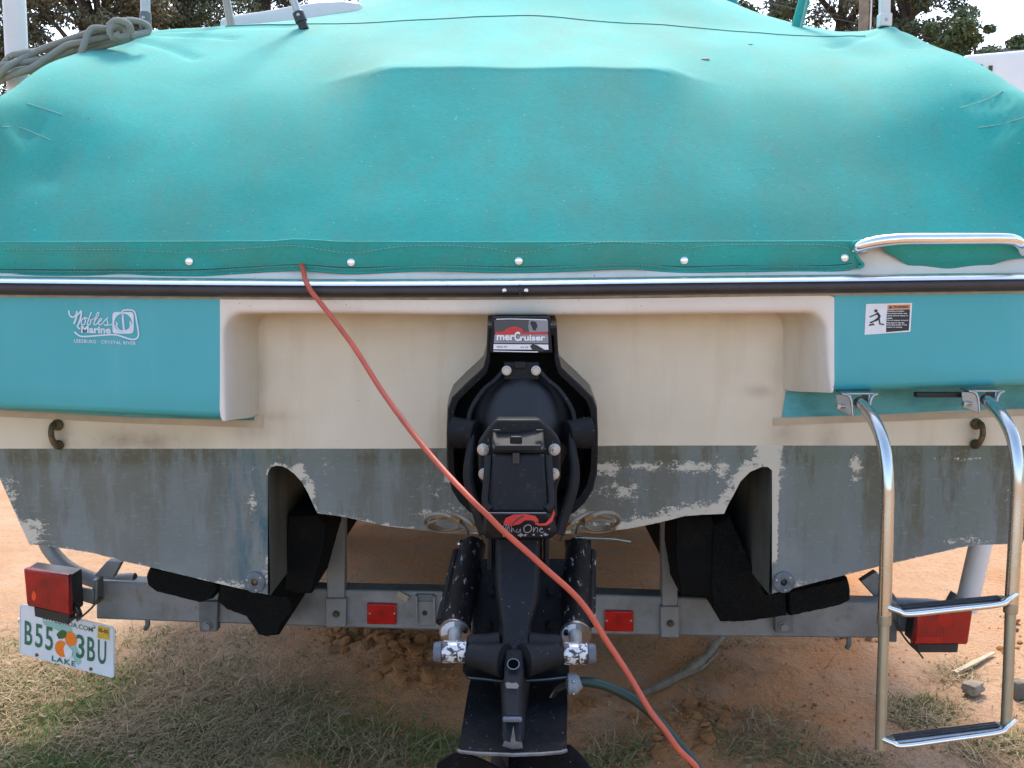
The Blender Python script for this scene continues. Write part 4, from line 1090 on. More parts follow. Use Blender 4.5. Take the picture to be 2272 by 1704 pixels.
for sg in (0, 1):      # extra coil turns
    for dy, rx in ((7, 34), (-3, 28), (2, 22)):
        cx = 992 if sg == 0 else 1325
        bm = BM(); tube(bm, catmull([P(cx+rx*1.3*math.cos(t), 1160+dy+14*math.sin(t), 2.42+.04*math.sin(t)) for t in frange(0.3, 5.6, 12)], 4), .0030, 8); obj('braided_hose', bm, MAT['braid'], drive)
bm = BM(); tube(bm, catmull([P(1275, 1192, 2.30), P(1310, 1194, 2.29), P(1360, 1196, 2.28), P(1400, 1202, 2.27)], 5), .0014, 6); obj('frayed_cable', bm, MAT['thread'], drive)
bm = BM(); ball(bm, P(1019, 1207, 2.32), (.0045,)*3, 10, 8); obj('cable_ball', bm, MAT['steel'], drive)

# ================================================================== BOARDING LADDER
ladder = thing('boarding_ladder', P(2090, 1640, 2.21), 'folded-down two-step stainless boarding ladder hanging below the right pod', 'ladder')
RL = [(1906, 892, 2.42), (1918, 905, 2.39), (1940, 935, 2.34), (1957, 975, 2.30), (1966, 1020, 2.275), (1969, 1075, 2.26), (1969, 1130, 2.255), (1962, 1380, 2.235)]
RR = [(2186, 886, 2.42), (2200, 898, 2.39), (2224, 925, 2.34), (2244, 962, 2.30), (2254, 1005, 2.275), (2258, 1060, 2.26), (2256, 1130, 2.255), (2243, 1355, 2.235)]
for Lp, low, jy in ((RL, [(1961.5, 1376, 2.235), (1957, 1520, 2.22), (1953, 1662, 2.21)], 1385), (RR, [(2242.5, 1350, 2.235), (2237, 1500, 2.22), (2232, 1612, 2.212)], 1345)):
    bm = BM(); tube(bm, catmull([P(*p) for p in Lp], 6), .0150, 18); r_ = obj('side_rail', bm, MAT['ladder'], ladder)
    bm = BM(); tube(bm, [P(*p) for p in low], .0122, 16); obj('lower_tube', bm, MAT['ladder_dull'], r_)
    a = P(*low[0]); bm = BM(); cyl(bm, a+Vector((0, 0, .012)), a+Vector((0, 0, -.010)), .0158, None, 18); obj('collar', bm, MAT['ladder_dull'], r_, bevel=.001)
    # hinge bracket
    h = P(*Lp[0])
    bm = BM()
    for s in (-1, 1):
        tube(bm, [h+Vector((s*.040, .03, .020)), h+Vector((s*.026, .02, .018)), h+Vector((s*.020, .005, .0)), h+Vector((s*.019, -.012, -.026))], .004, 6)
        loft(bm, [[h+Vector((s*.018, -.018, -.030)), h+Vector((s*.018, .035, -.026)), h+Vector((s*.021, .045, .02)), h+Vector((s*.021, -.004, .02))], [h+Vector((s*.022, -.018, -.030)), h+Vector((s*.022, .035, -.026)), h+Vector((s*.025, .045, .02)), h+Vector((s*.025, -.004, .02))]])
    box(bm, h+Vector((0, .02, .021)), (.085, .055, .004))
    loft(bm, [[h+Vector((-.020, -.016, -.032)), h+Vector((-.048, .012, -.022)), h+Vector((-.052, .014, .016)), h+Vector((-.024, -.010, .018))], [h+Vector((-.020, -.012, -.032)), h+Vector((-.048, .016, -.022)), h+Vector((-.052, .018, .016)), h+Vector((-.024, -.006, .018))]])
    tube(bm, catmull([h+Vector((.042, -.006, .021)), h+Vector((.030, -.010, .016)), h+Vector((.023, -.012, .0)), h+Vector((.021, -.014, -.028))], 4), .0035, 6)
    tube(bm, catmull([h+Vector((-.044, -.006, .021)), h+Vector((-.030, -.010, .017)), h+Vector((-.022, -.012, .0)), h+Vector((-.019, -.016, -.032))], 4), .0035, 6)
    hb = obj('hinge_bracket', bm, MAT['steel_worn'], ladder, bevel=.001)
    bm = BM(); cyl(bm, h+Vector((-.050, 0, -.010)), h+Vector((.028, 0, -.010)), .0042, None, 10); box(bm, h+Vector((-.050, 0, -.010)), (.008, .014, .010)); obj('hinge_bolt', bm, MAT['steel_worn'], hb)
bm = BM(); box(bm, (P(2036, 877, 2.46)+P(2150, 874, 2.46))/2, (.14, .02, .012)); obj('rubber_pad', bm, MAT['rubber_dark'], ladder, bevel=.002)
for (l, r_, Yd) in (((1976, 1351), (2240, 1326), 2.235), ((1962, 1641), (2236, 1607), 2.213)):
    A = P(*l, Yd); B = P(*r_, Yd); d = (B-A).normalized()
    bm = BM()
    prof = [(-.006, -.020), (-.009, -.012), (-.004, -.007), (-.001, -.002), (.002, .002), (.003, .019), (.001, .021), (-.008, .019)]
    rings = []
    for t in (0, .04, .12, .5, .88, .96, 1):
        sc_ = .55 if t in (0, 1) else (.8 if t in (.04, .96) else 1)
        c = lerp(A, B, t)+Vector((0, -.004, -.012*(1 if .1 < t < .9 else 0)*0))
        rings.append([c+Vector((0, yy*sc_, zz*sc_)) for zz, yy in prof])
    loft(bm, rings, True, True); tr = obj('step', bm, MAT['steel_worn'], ladder, smooth=40)
    bm = BM(); tube(bm, catmull([A+Vector((-.012, -.004, .006)), A+d*.012+Vector((0, -.02, .0)), A+d*.035+Vector((0, -.025, -.007)), lerp(A, B, .5)+Vector((0, -.025, -.006)), B-d*.035+Vector((0, -.025, -.004)), B-d*.012+Vector((0, -.02, .004)), B+Vector((.012, -.004, .010))], 5), .0068, 12); obj('step_edge', bm, MAT['steel'], tr)
    for k_ in (-.007, .002, .011):
        bm = BM(); box(bm, (A+B)/2+Vector((0, k_, .0025)), ((B-A).length*.84, .0055, .003), Matrix.Rotation(-math.atan2(d.z, d.x), 3, 'Y')); obj('grip_strip', bm, MAT['rubber'], tr, bevel=.001)

# ================================================================== CORD, HOSE
bm = BM()
cp = [(668, 588, 2.474), (673, 606, 2.455), (684, 632, 2.412), (700, 660, 2.400), (760, 735, 2.36), (812, 812, 2.30), (873, 904, 2.22), (945, 997, 2.13), (1027, 1089, 2.02), (1072, 1135, 1.985), (1120, 1181, 1.975), (1212, 1263, 1.965), (1299, 1345, 1.95), (1345, 1422, 1.945), (1397, 1500, 1.925), (1430, 1558, 1.91), (1462, 1606, 1.895), (1502, 1655, 1.885), (1542, 1700, 1.88)]
pts = catmull([P(*c) for c in cp], 6)
pts = [p+Vector((.004*mnoise.noise((i*.13, 1, 0)), 0, .003*mnoise.noise((i*.17, 5, 0)))) for i, p in enumerate(pts)]
e = pts[-1]; pts += catmull([e, e+Vector((.06, .0, -.12)), e+Vector((.12, .02, -.30)), Vector((e.x+.20, 1.95, .02)), Vector((e.x+.55, 1.85, .015)), Vector((e.x+1.4, 1.75, .015)), Vector((e.x+2.6, 1.2, .015))], 6)[1:]
tube(bm, pts, .0062, 12)
tag(obj('orange_cord', bm, MAT['cord']), 'faded orange cord draped diagonally across the transom and drive', 'cord')
hose = thing('garden_hose', Vector((.6, 1.9, 0)), 'dark green garden hose with grey flushing cup beside the drive', 'hose')
bm = BM()
hp = [(1272, 1517, 1.955), (1286, 1513, 1.955), (1310, 1514, 1.95), (1345, 1522, 1.945), (1400, 1548, 1.94), (1450, 1588, 1.93), (1500, 1645, 1.915), (1545, 1698, 1.90)]
pts = catmull([P(*c) for c in hp], 6); e = pts[-1]
pts += catmull([e, e+Vector((.05, -.02, -.10)), e+Vector((.10, -.05, -.30)), Vector((e.x+.16, 1.80, .02)), Vector((e.x+.6, 1.68, .015)), Vector((e.x+1.6, 1.5, .015)), Vector((e.x+2.8, .9, .015))], 6)[1:]
tube(bm, pts, .0100, 14); obj('tube', bm, MAT['hose'], hose)
bm = BM(); c = P(1271, 1517, 1.955)
k = 20
loft(bm, [[c+Vector((d, math.cos(2*math.pi*j/k)*.022*r, math.sin(2*math.pi*j/k)*.021*r)) for j in range(k)] for r, d in ((.55, -.013), (1, -.010), (1, .006), (.7, .013), (.4, .02))]); 
fc = obj('flush_cup', bm, MAT['grey_plastic'], hose, bevel=.001)
for dz_ in (-.012, .013):
    bm = BM(); ball(bm, c+Vector((0, -.0215, dz_)), (.003, .002, .003), 8, 6); obj('rivet', bm, MAT['steel_worn'], fc)
bm = BM(); tube(bm, [c+Vector((-.012, 0, 0)), Vector((P(1258, 1517, 1.955).x-.02, 1.97, c.z-.02)), Vector((xc+.05, 2.0, zpl-.06))], .006, 8); obj('clamp_arm', bm, MAT['steel_worn'], hose)

# ================================================================== TRAILER
MAT['glow'] = simple('painted_sun_glow', (.80, .075, .012), .2, 0, .2, 60)  # sunlight coming through the lens, put into an orange colour
trailer = thing('boat_trailer', (0.02, 3.05, 0.0), 'galvanised boat trailer with black carpeted bunks under the hull', 'trailer')
def TY(px): return lerp(3.12, 2.97, (px-213)/(1990-213))
def beam_top(px): return interp([(190, 1288), (684, 1307), (1323, 1319), (1512, 1326), (1990, 1338)], px)
def beam_bot(px): return interp([(190, 1373), (760, 1393), (1400, 1410), (1512, 1412), (1995, 1417)], px)
bm = BM(); rings = []
for px in (213, 218, 500, 760, 1000, 1330, 1600, 1985, 1990):
    Y = TY(px); t = P(px, beam_top(px), Y); b = P(px, beam_bot(px), Y)
    rings.append([t, t+Vector((0, .07, 0)), b+Vector((0, .07, 0)), b])
loft(bm, rings); obj('cross_beam', bm, MAT['galv'], trailer, bevel=.006)
# dark lip along the beam's back
bm = BM(); rings = []
for px in (690, 1000, 1330, 1560):
    Y = TY(px)+.075; t = P(px, beam_top(px)-7, Y); rings.append([t, t+Vector((0, .04, 0)), t+Vector((0, .04, -.03)), t+Vector((0, 0, -.03))])
loft(bm, rings); obj('rear_angle', bm, MAT['galv_dark'], trailer)
# long frame rails, tongue, axle and wheels
for sx in (-.80, .80):
    bm = BM(); loft(bm, [[Vector((x+sx, y, z)) for x, z in ((-.03, .34), (.03, .34), (.03, .44), (-.03, .44))] for y in (3.2, 6.9)]); obj('frame_rail', bm, MAT['galv_dark'], trailer, bevel=.005)
    bm = BM(); loft(bm, [[Vector((sx+x, 6.9, z)) for x, z in ((-.03, .34), (.03, .34), (.03, .44), (-.03, .44))], [Vector((.02*0+x+math.copysign(.05, sx), 9.3, z)) for x, z in ((-.03, .34), (.03, .34), (.03, .44), (-.03, .44))]]); obj('frame_rail', bm, MAT['galv_dark'], trailer, bevel=.005)
bm = BM(); cyl(bm, (-1.0, 5.35, .33), (1.04, 5.35, .33), .035, None, 12); obj('axle', bm, MAT['galv_dark'], trailer)
for sx in (-1.12, 1.16):
    bm = BM(); k = 28
    prof = [(.19, -.085), (.29, -.095), (.325, -.07), (.33, 0), (.325, .07), (.29, .095), (.19, .085)]
    loft(bm, [[Vector((sx+d, 5.35+math.cos(2*math.pi*j/k)*r, .33+math.sin(2*math.pi*j/k)*r)) for j in range(k)] for r, d in prof], True, False)
    wh = obj('wheel', bm, MAT['tyre'], trailer)
    bm = BM(); loft(bm, [[Vector((sx+d, 5.35+math.cos(2*math.pi*j/k)*r, .33+math.sin(2*math.pi*j/k)*r)) for j in range(k)] for r, d in ((.195, -.08), (.18, -.05), (.06, -.03), (.06, .03), (.18, .05), (.195, .08))]); obj('rim', bm, MAT['galv'], wh)
bm = BM(); box(bm, (0, 9.25, .2), (.05, .05, .42)); obj('jack_stand', bm, MAT['galv_dark'], trailer)
# uprights
for (xa, xb, y0, y1, fy0, fy1) in ((725, 765, 1120, 1332, 1328, 1392), (1469, 1504, 1120, 1347, 1346, 1415)):
    Y = TY((xa+xb)/2)
    bm = BM(); t = PP([(xa, y0), (xb, y0), (xb, y1), (xa, y1)], Y-.012); loft(bm, [t, [p+Vector((0, .05, 0)) for p in t]])
    up = obj('upright', bm, MAT['galv'], trailer, bevel=.003)
    bm = BM(); t = PP([(xa-3, fy0), (xb+3, fy0), (xb+3, fy1), (xa-3, fy1)], Y-.022); loft(bm, [t, [p+Vector((0, .03, 0)) for p in t]]); ft = obj('foot_bracket', bm, MAT['galv'], up, bevel=.003)
    bolt(up, P((xa+xb)/2+1, (fy0+fy1)/2+2, Y-.022), .009, MAT['verdigris'])
# open bracket left of the drive
Y = TY(940)
bm = BM(); t = PP([(925, 1334), (963, 1334), (963, 1389), (925, 1389)], Y-.008); loft(bm, [t, [p+Vector((0, .02, 0)) for p in t]])
br = obj('beam_bracket', bm, MAT['galv'], trailer, bevel=.003)
bm = BM(); box(bm, P(944, 1325, Y-.006), (.050, .01, .020)); obj('bracket_slot_block', bm, MAT['galv_dark'], br)  # dull galvanised block above the bracket
bm = BM(); box(bm, P(924.5, 1352, Y-.012), (.006, .02, .09)); box(bm, P(963.5, 1352, Y-.012), (.006, .02, .09)); obj('bracket_flange', bm, MAT['galv'], br)
bm = BM(); c = P(942.5, 1360, Y-.0085); poly(bm, [c+Vector((math.cos(2*math.pi*j/16)*.0085, -.0005, math.sin(2*math.pi*j/16)*.0085)) for j in range(16)]); obj('bolt_hole', bm, MAT['ink'], br, smooth=0)
bm = BM(); box(bm, P(893, 1323, Y-.006), (.038, .006, .02), Matrix.Rotation(.5, 3, 'Y')); obj('tape_scrap', bm, simple('tan_tape', (.33, .27, .19), .8, 0, .15, 40), trailer)
# side bunk bolts
for x, y in ((462, 1390), (1740, 1392)):
    Y = TY(x); bm = BM(); t = PP([(x-22, y-55), (x+22, y-55), (x+20, y+12), (x-20, y+12)], Y-.02); loft(bm, [t, [p+Vector((0, .04, 0)) for p in t]]); o = obj('bunk_bracket', bm, MAT['galv_dark'], trailer, bevel=.004)
    bolt(o, P(x-2, y-2, Y-.02), .013, MAT['galv'])
for x, y in ((326, 1383), (1882, 1425)):
    bm = BM(); tube(bm, catmull([P(x, y-16, TY(x)+.02), P(x+2, y+2, TY(x)+.01), P(x-3, y+12, TY(x)+.02)], 4), .008, 10); obj('safety_hook', bm, MAT['galv_dark'], trailer)
# carpeted bunks
def bunk(px, Y0, Y1, jag=.004, seed=1):
    random.seed(seed)
    bm = BM(); pts = [Vector((x, y, 0)) for x, y in px]; dense = []
    for a, b in zip(pts, pts[1:]+pts[:1]):
        n = max(2, int((b-a).length/9))
        for i in range(n): dense.append(lerp(a, b, i/n)+Vector((random.uniform(-.6, .6), random.uniform(-.8, .8), 0)))
    f = [P(p.x, p.y, Y0) for p in dense]
    c = sum(f, Vector())/len(f)
    loft(bm, [[lerp(p, c, .06) for p in f], [p+Vector((0, .012, 0)) for p in f], [p+Vector((0, Y1-Y0-.012, 0)) for p in f], [lerp(p, c, .06)+Vector((0, Y1-Y0, 0)) for p in f]])
    return obj('carpeted_bunk', bm, MAT['carpet'], trailer, smooth=60)
bunk([(330, 1262), (400, 1275), (480, 1293), (484, 1308), (470, 1330), (445, 1338), (345, 1313), (326, 1300), (322, 1280)], 2.90, 3.9, seed=1)
bunk([(486, 1294), (600, 1322), (640, 1322), (652, 1340), (650, 1360), (626, 1385), (618, 1410), (590, 1414), (575, 1412), (545, 1368), (500, 1352), (480, 1335)], 2.905, 3.9, seed=2)
bunk([(640, 1142), (704, 1140), (724, 1160), (722, 1205), (690, 1318), (664, 1320), (632, 1312), (634, 1200)], 2.80, 4.2, seed=3)
bunk([(1500, 1146), (1580, 1145), (1596, 1190), (1588, 1330), (1512, 1322), (1498, 1240)], 2.80, 4.2, seed=4)
bunk([(1581, 1170), (1620, 1145), (1700, 1322), (1745, 1318), (1748, 1368), (1650, 1382), (1600, 1382), (1582, 1350), (1576, 1300)], 2.79, 3.8, seed=5)
bunk([(1747, 1314), (1882, 1284), (1889, 1310), (1888, 1332), (1860, 1345), (1752, 1368)], 2.795, 3.8, seed=6)
# drips of hull support
# red marker lights
for x0, x1, y0, y1 in ((815, 880, 1337, 1384), (1341, 1405, 1353, 1400)):
    Y = TY((x0+x1)/2)-.004
    bm = BM(); t = PP([(x0, y0), (x1, y0+1), (x1, y1), (x0, y1-1)], Y); loft(bm, [[p+Vector((0, -.010, 0)) for p in t], [p+Vector((0, .006, 0)) for p in t]]); o = obj('marker_light', bm, MAT['lens_bright'], trailer, bevel=.004)
    bm = BM(); box(bm, P((x0+x1)/2-1, (y0+y1)/2+2, Y-.0103), (.016, .002, .016)); obj('lens_square', bm, MAT['lens'], o)  # darker red square set on the marker lens
    for x in (x0+5, x1-5):
        bm = BM(); ball(bm, P(x, (y0+y1)/2+1, Y-.010), (.004, .0025, .004), 8, 6); obj('screw', bm, MAT['steel_worn'], o)
# tail lights
def hexa(bm, px, Y, depth): 
    t = PP(px, Y); loft(bm, [t, [p+Vector((0, depth, 0)) for p in t]])
bm = BM(); YL = 2.955
hexa(bm, [(53, 1264), (156, 1279), (160, 1364), (61, 1345)], YL+.014, .085); tl = obj('tail_light', bm, MAT['plastic'], trailer, bevel=.004, label='left tail light with bright red lens above the plate')
bm = BM(); hexa(bm, [(51.5, 1262), (152, 1277), (156, 1366), (59, 1343)], YL-.012, .026); obj('lens', bm, MAT['lens'], tl, bevel=.005)
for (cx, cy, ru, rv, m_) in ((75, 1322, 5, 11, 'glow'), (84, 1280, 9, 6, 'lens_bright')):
    bm = BM(); poly(bm, [P(cx+ru*math.cos(t), cy+rv*math.sin(t), YL-.0128) for t in frange(0, 2*math.pi, 16)[:-1]]); obj('painted_glint', bm, MAT[m_], tl, smooth=0)  # sunlit spots of the lens, painted as brighter flat patches
bm = BM(); hexa(bm, [(75, 1347), (154, 1364), (152, 1386), (77, 1368)], YL+.010, .05); obj('plate_lamp', bm, MAT['plastic'], tl, bevel=.002)
bm = BM(); tube(bm, catmull([P(158, 1340, YL+.04), P(168, 1345, YL+.03), P(176, 1362, YL+.03), P(174, 1370, YL+.05)], 5), .009, 10); obj('bulb_socket', bm, MAT['plastic'], tl)
bm = BM(); hexa(bm, [(160, 1300), (208, 1309), (207, 1342), (161, 1328)], 3.06, .012); hexa(bm, [(204, 1288), (216, 1286), (216, 1342), (204, 1342)], 3.07, .05); obj('light_bracket', bm, MAT['galv'], trailer, bevel=.003)
bm = BM(); tube(bm, catmull([P(225, 1325, 3.10), P(218, 1332, 3.07), P(200, 1352, 3.05), P(170, 1378, 3.03)], 5), .0032, 8); obj('wire', bm, MAT['brass'], trailer)
bm = BM(); c = P(221, 1324, TY(221)-.003); poly(bm, [c+Vector((math.cos(2*math.pi*j/16)*.010, -.0005, math.sin(2*math.pi*j/16)*.010)) for j in range(16)]); obj('wire_hole', bm, MAT['ink'], trailer, smooth=0)
YR = 2.86
bm = BM(); hexa(bm, [(2040, 1360), (2158, 1352), (2146, 1430), (2030, 1431)], YR+.014, .085); tl = obj('tail_light', bm, MAT['plastic'], trailer, bevel=.004, label='right tail light half behind the ladder')
bm = BM(); hexa(bm, [(2038, 1358), (2160, 1349), (2148, 1429), (2027, 1430)], YR-.012, .026); ln = obj('lens', bm, MAT['lens'], tl, bevel=.005)
bm = BM(); hexa(bm, [(2034, 1413), (2090, 1413), (2089, 1427), (2031, 1427)], YR-.0135, .004); obj('reflector_bar', bm, MAT['lens_bright'], ln)
bm = BM(); poly(bm, [P(2096+17*math.cos(t), 1375+17*math.sin(t), YR-.0128) for t in frange(0, 2*math.pi, 20)[:-1]]); obj('lens_dome', bm, MAT['lens_bright'], ln)
bm = BM(); hexa(bm, [(2033, 1429), (2127, 1429), (2125, 1448), (2036, 1448)], YR+.010, .05); obj('plate_lamp', bm, MAT['plastic'], tl, bevel=.002)
bm = BM(); hexa(bm, [(1992, 1362), (2040, 1364), (2037, 1403), (1992, 1402)], 2.955, .012); hexa(bm, [(1972, 1340), (1992, 1340), (1990, 1425), (1972, 1425)], 2.958, .06); obj('light_bracket', bm, MAT['galv_dark'], trailer, bevel=.003)
bm = BM(); tube(bm, catmull([P(1984, 1376, 2.955), P(1994, 1395, 2.94), P(2015, 1425, 2.92), P(2036, 1445, 2.92), P(2048, 1460, 2.92)], 5), .0030, 8); obj('wire', bm, MAT['verdigris'], trailer)
# guide posts
bm = BM(); tube(bm, catmull([P(300, 1288, 3.16), P(235, 1290, 3.16), P(200, 1284, 3.165), P(150, 1260, 3.17), P(115, 1225, 3.18), P(100, 1195, 3.18), P(94, 1150, 3.18)], 6), .0245, 16)
gp = obj('guide_post', bm, MAT['galv'], trailer)
bm = BM(); tube(bm, [P(94, 1160, 3.18), P(62, 600, 3.19), P(36, 100, 3.20), P(26, -120, 3.21), P(24, -165, 3.21)], .0335, 20); obj('white_pipe', bm, MAT['pvc'], gp)
bm = BM(); hexa(bm, [(238, 1244), (268, 1250), (250, 1284), (208, 1278)], 3.10, .03); obj('clamp_plate', bm, MAT['galv'], gp, bevel=.003)
bm = BM(); tube(bm, [P(1900, 1340, 3.06), P(2060, 1345, 3.08), P(2105, 1350, 3.10), P(2125, 1320, 3.10)], .0245, 14); gp = obj('guide_post', bm, MAT['galv_dark'], trailer)
bm = BM(); tube(bm, [P(2142, 1355, 3.10), P(2182, 1180, 3.12), P(2300, 640, 3.15), P(2420, 100, 3.2), P(2460, -100, 3.2)], .0345, 20); obj('white_pipe', bm, MAT['pvc'], gp)
bm = BM(); hexa(bm, [(1945, 1268), (1996, 1335), (1960, 1345), (1910, 1290)], 3.06, .03); obj('brace_plate', bm, MAT['galv'], trailer, bevel=.003)
# licence plate
TL, TR_, BL = P(43, 1338.5, 3.075), P(255, 1392, 3.010), P(42.5, 1450, 3.075)
U = TR_-TL; V = BL-TL; NRM = U.cross(V).normalized()
if NRM.y > 0: NRM = -NRM
def pl(u, v, o=0.0): return TL+U*u+V*v+NRM*o
k = []
for cx, cy, a0 in ((.035, .07, 180), (.965, .07, 270), (.965, .93, 0), (.035, .93, 90)):
    for a in frange(a0, a0+90, 5): k.append((cx+.035*math.cos(R(a)), cy+.07*math.sin(R(a))))
bm = BM(); loft(bm, [[pl(u, v) for u, v in k], [pl(u, v, -.002) for u, v in k]])
plate = obj('licence_plate', bm, MAT['plate'], trailer, smooth=20, label='white licence plate with green characters hanging under the left tail light')
bm = BM(); rim_ = [(.5+(u-.5)*.975, .5+(v-.5)*.955) for u, v in k]; tube(bm, [pl(u, v, .0006) for u, v in rim_], .0012, 6, closed=True); obj('raised_rim', bm, MAT['plate'], plate)
def plpoly(name, pts, m, o): bm = BM(); poly(bm, [pl(u, v, o) for u, v in pts]); return obj(name, bm, MAT[m], plate, smooth=0)
plpoly('state_map', [(.24, .22), (.40, .20), (.55, .22), (.575, .42), (.60, .55), (.645, .72), (.66, .85), (.63, .93), (.59, .86), (.55, .70), (.52, .55), (.47, .36), (.36, .33), (.27, .30)], 'plate_mint', .0010)
UD, VD = U.normalized(), -V.normalized(); UL, VL = U.length, V.length
bm = BM()
for ch, u0, u1 in (('B', .060, .140), ('5', .172, .250), ('5', .280, .360), ('3', .605, .690), ('B', .720, .800), ('U', .830, .915)):
    add_text(bm, ch, pl((u0+u1)/2, .545, .0016), UD, VD, (u1-u0)*UL, .47*VL, bold=.012)
add_text(bm, 'LAKE', pl(.475, .915, .0016), UD, VD, .25*UL, .105*VL, bold=.02, spacing=1.2)
add_text(bm, 'MYFLORIDA.COM', pl(.515, .155, .0016), UD, VD, .52*UL, .095*VL, bold=.008)
obj('characters', bm, MAT['plate_green'], plate, smooth=0)
for cx, cy, ru, rv in ((.548, .44, .062, .140), (.455, .68, .072, .160)):
    plpoly('orange_fruit', [(cx+ru*math.cos(t), cy+rv*math.sin(t)) for t in frange(0, 2*math.pi, 24)[:-1]], 'orange', .0018 if cy > .5 else .0020)
plpoly('leaf', [(.40, .42), (.42, .36), (.46, .30), (.505, .32), (.50, .42), (.47, .47), (.42, .50)], 'leafgreen', .0024)
plpoly('blossom', [(.475, .66), (.50, .55), (.53, .60), (.57, .66), (.56, .78), (.52, .86), (.49, .80)], 'bleach', .0026)
plpoly('renewal_sticker', [(.825, .045), (.945, .03), (.945, .275), (.825, .285)], 'yellow', .0016)
bm = BM(); add_text(bm, '05-05', pl(.885, .12, .0020), UD, VD, .10*UL, .08*VL, bold=.03); obj('lettering', bm, MAT['ink'], plate, smooth=0)
for u, v in ((.25, .09), (.785, .09), (.19, .93), (.76, .93)):
    bm = BM(); ball(bm, pl(u, v, .001), (.006, .003, .006), 10, 6); obj('bolt', bm, MAT['steel_worn'] if v < .5 else MAT['brass'], plate)

# ================================================================== ROPE, POLES, STRUTS
rope = thing('mooring_rope', P(160, 130, 3.1), 'grey rope bundle knotted on the cover and wound round the left guide post', 'rope')
ST_ = [[(-8, 178, 3.10), (15, 150, 3.08), (60, 125, 3.12), (120, 100, 3.14), (190, 78, 3.15), (240, 66, 3.15), (262, 58, 3.15)],
       [(-6, 172, 3.12), (20, 168, 3.10), (70, 150, 3.10), (110, 125, 3.11), (150, 100, 3.12), (200, 90, 3.13), (250, 78, 3.14)],
       [(-10, 165, 3.28), (20, 128, 3.16), (50, 118, 3.12), (110, 108, 3.16), (170, 95, 3.17), (240, 86, 3.16)],
       [(-6, 182, 3.16), (40, 160, 3.12), (90, 143, 3.13), (140, 118, 3.14), (200, 100, 3.15), (262, 84, 3.15)],
       [(0, 150, 3.27), (30, 140, 3.13), (90, 110, 3.13), (150, 88, 3.14), (200, 72, 3.14), (232, 66, 3.13)],
       [(30, 165, 3.13), (80, 152, 3.15), (140, 130, 3.16), (210, 108, 3.16), (280, 88, 3.15), (300, 78, 3.14)],
       [(60, 148, 3.26), (-15, 170, 3.30), (-12, 150, 3.12), (40, 140, 3.11), (100, 130, 3.13), (165, 108, 3.14)]]
for s in ST_:
    bm = BM(); tube(bm, catmull([P(*p) for p in s], 7), .0098, 10); obj('strand', bm, MAT['rope'], rope)
bm = BM(); tube(bm, catmull([P(250, 66, 3.13), P(212, 62, 3.11), P(197, 72, 3.10), P(188, 95, 3.09), P(180, 118, 3.09), P(176, 128, 3.10)], 7), .0098, 10); obj('hanging_end', bm, MAT['rope'], rope)
kn = [(242, 58), (258, 46), (282, 52), (290, 70), (275, 86), (252, 84), (244, 66), (258, 56), (276, 62), (280, 78), (264, 82), (256, 72)]
bm = BM(); tube(bm, catmull([P(x, y, 3.115-.012*math.sin(i*1.3)) for i, (x, y) in enumerate(kn)], 6), .0108, 10); obj('knot', bm, MAT['rope'], rope)
bm = BM(); tube(bm, catmull([P(262, 50, 3.12), P(285, 45, 3.13), (P(310, 48, 3.15)), P(328, 58, 3.17), P(328, 70, 3.17), P(310, 76, 3.14), P(292, 80, 3.12)], 6), .0098, 10); obj('loop', bm, MAT['rope'], rope)

def post(name, label, cat, base, top, r, mat, fit=None, square=False, group=None):
    t = thing(name, base, label, cat, group)
    bm = BM()
    if square: d = top-base; loft(bm, [[base+Vector((x*r, y*r, 0)) for x, y in ((-1, -1), (1, -1), (1, 1), (-1, 1))], [top+Vector((x*r, y*r, 0)) for x, y in ((-1, -1), (1, -1), (1, 1), (-1, 1))]])
    else: tube(bm, [base, top], r, 16)
    obj('tube', bm, mat, t, bevel=.002 if square else 0)
    if fit:
        l, fr, fm = fit; d = (top-base).normalized(); bm = BM()
        if square: box(bm, base+d*l/2, (fr*2, fr*2, l))
        else: cyl(bm, base-d*.005, base+d*l, fr, fr*.95, 16)
        f = obj('end_fitting', bm, fm, t, bevel=.003)
        bm = BM(); bb = base+d*l*.5+Vector((0, -fr, 0)); ball(bm, bb, (.006, .004, .006), 10, 6); obj('bolt', bm, MAT['steel_worn'], f)
        bm = BM(); cyl(bm, base-d*.03, base+d*.004, fr*.8, None, 12); obj('base_pin', bm, MAT['ink'], t)
    return t
b = P(323, 58, 3.42); post('stanchion', 'grey metal stanchion behind the rope knot', 'pole', b, P(320, -220, 3.42), .0155, MAT['alu'], (.045, .019, MAT['galv_dark']))
b = P(1962, 60, 3.52); post('stanchion', 'pale square stanchion poking up at the right corner of the cover', 'pole', b, P(1966, -240, 3.52), .0155, MAT['pvc'], (.042, .020, MAT['pvc']), square=True)
b = P(668, 46, 3.40); post('bimini_strut', 'slanting metal strut with black foot on the cover seam', 'pole', b, P(560, -240, 3.40), .0125, MAT['alu'], (.030, .020, MAT['rubber']))
b = P(513, 60, 3.62); post('bimini_strut', 'slim leaning bronze strut behind the white coaming', 'pole', b, P(462, -240, 3.62), .014, simple('bronze_strut', (.28, .25, .20), .35, .6, .2, 20))
b = P(1765, 70, 3.70); post('canvas_wrapped_pole', 'teal sleeved pole leaning right behind the cover', 'pole', b, P(1850, -240, 3.70), .020, MAT['canvas'])
bm = BM(); tube(bm, catmull([P(1775, 65, 3.66), P(1790, 0, 3.66), P(1830, -200, 3.66)], 5), .0032, 8); tag(obj('tie_line', bm, MAT['thread']), 'thin cord running up beside the teal sleeved pole', 'cord')
bm = BM(); tube(bm, catmull([P(1585, 75, 3.72), P(1680, 60, 3.72), P(1740, 30, 3.75), P(1790, -200, 3.75)], 5), .002, 8)
bm.free()
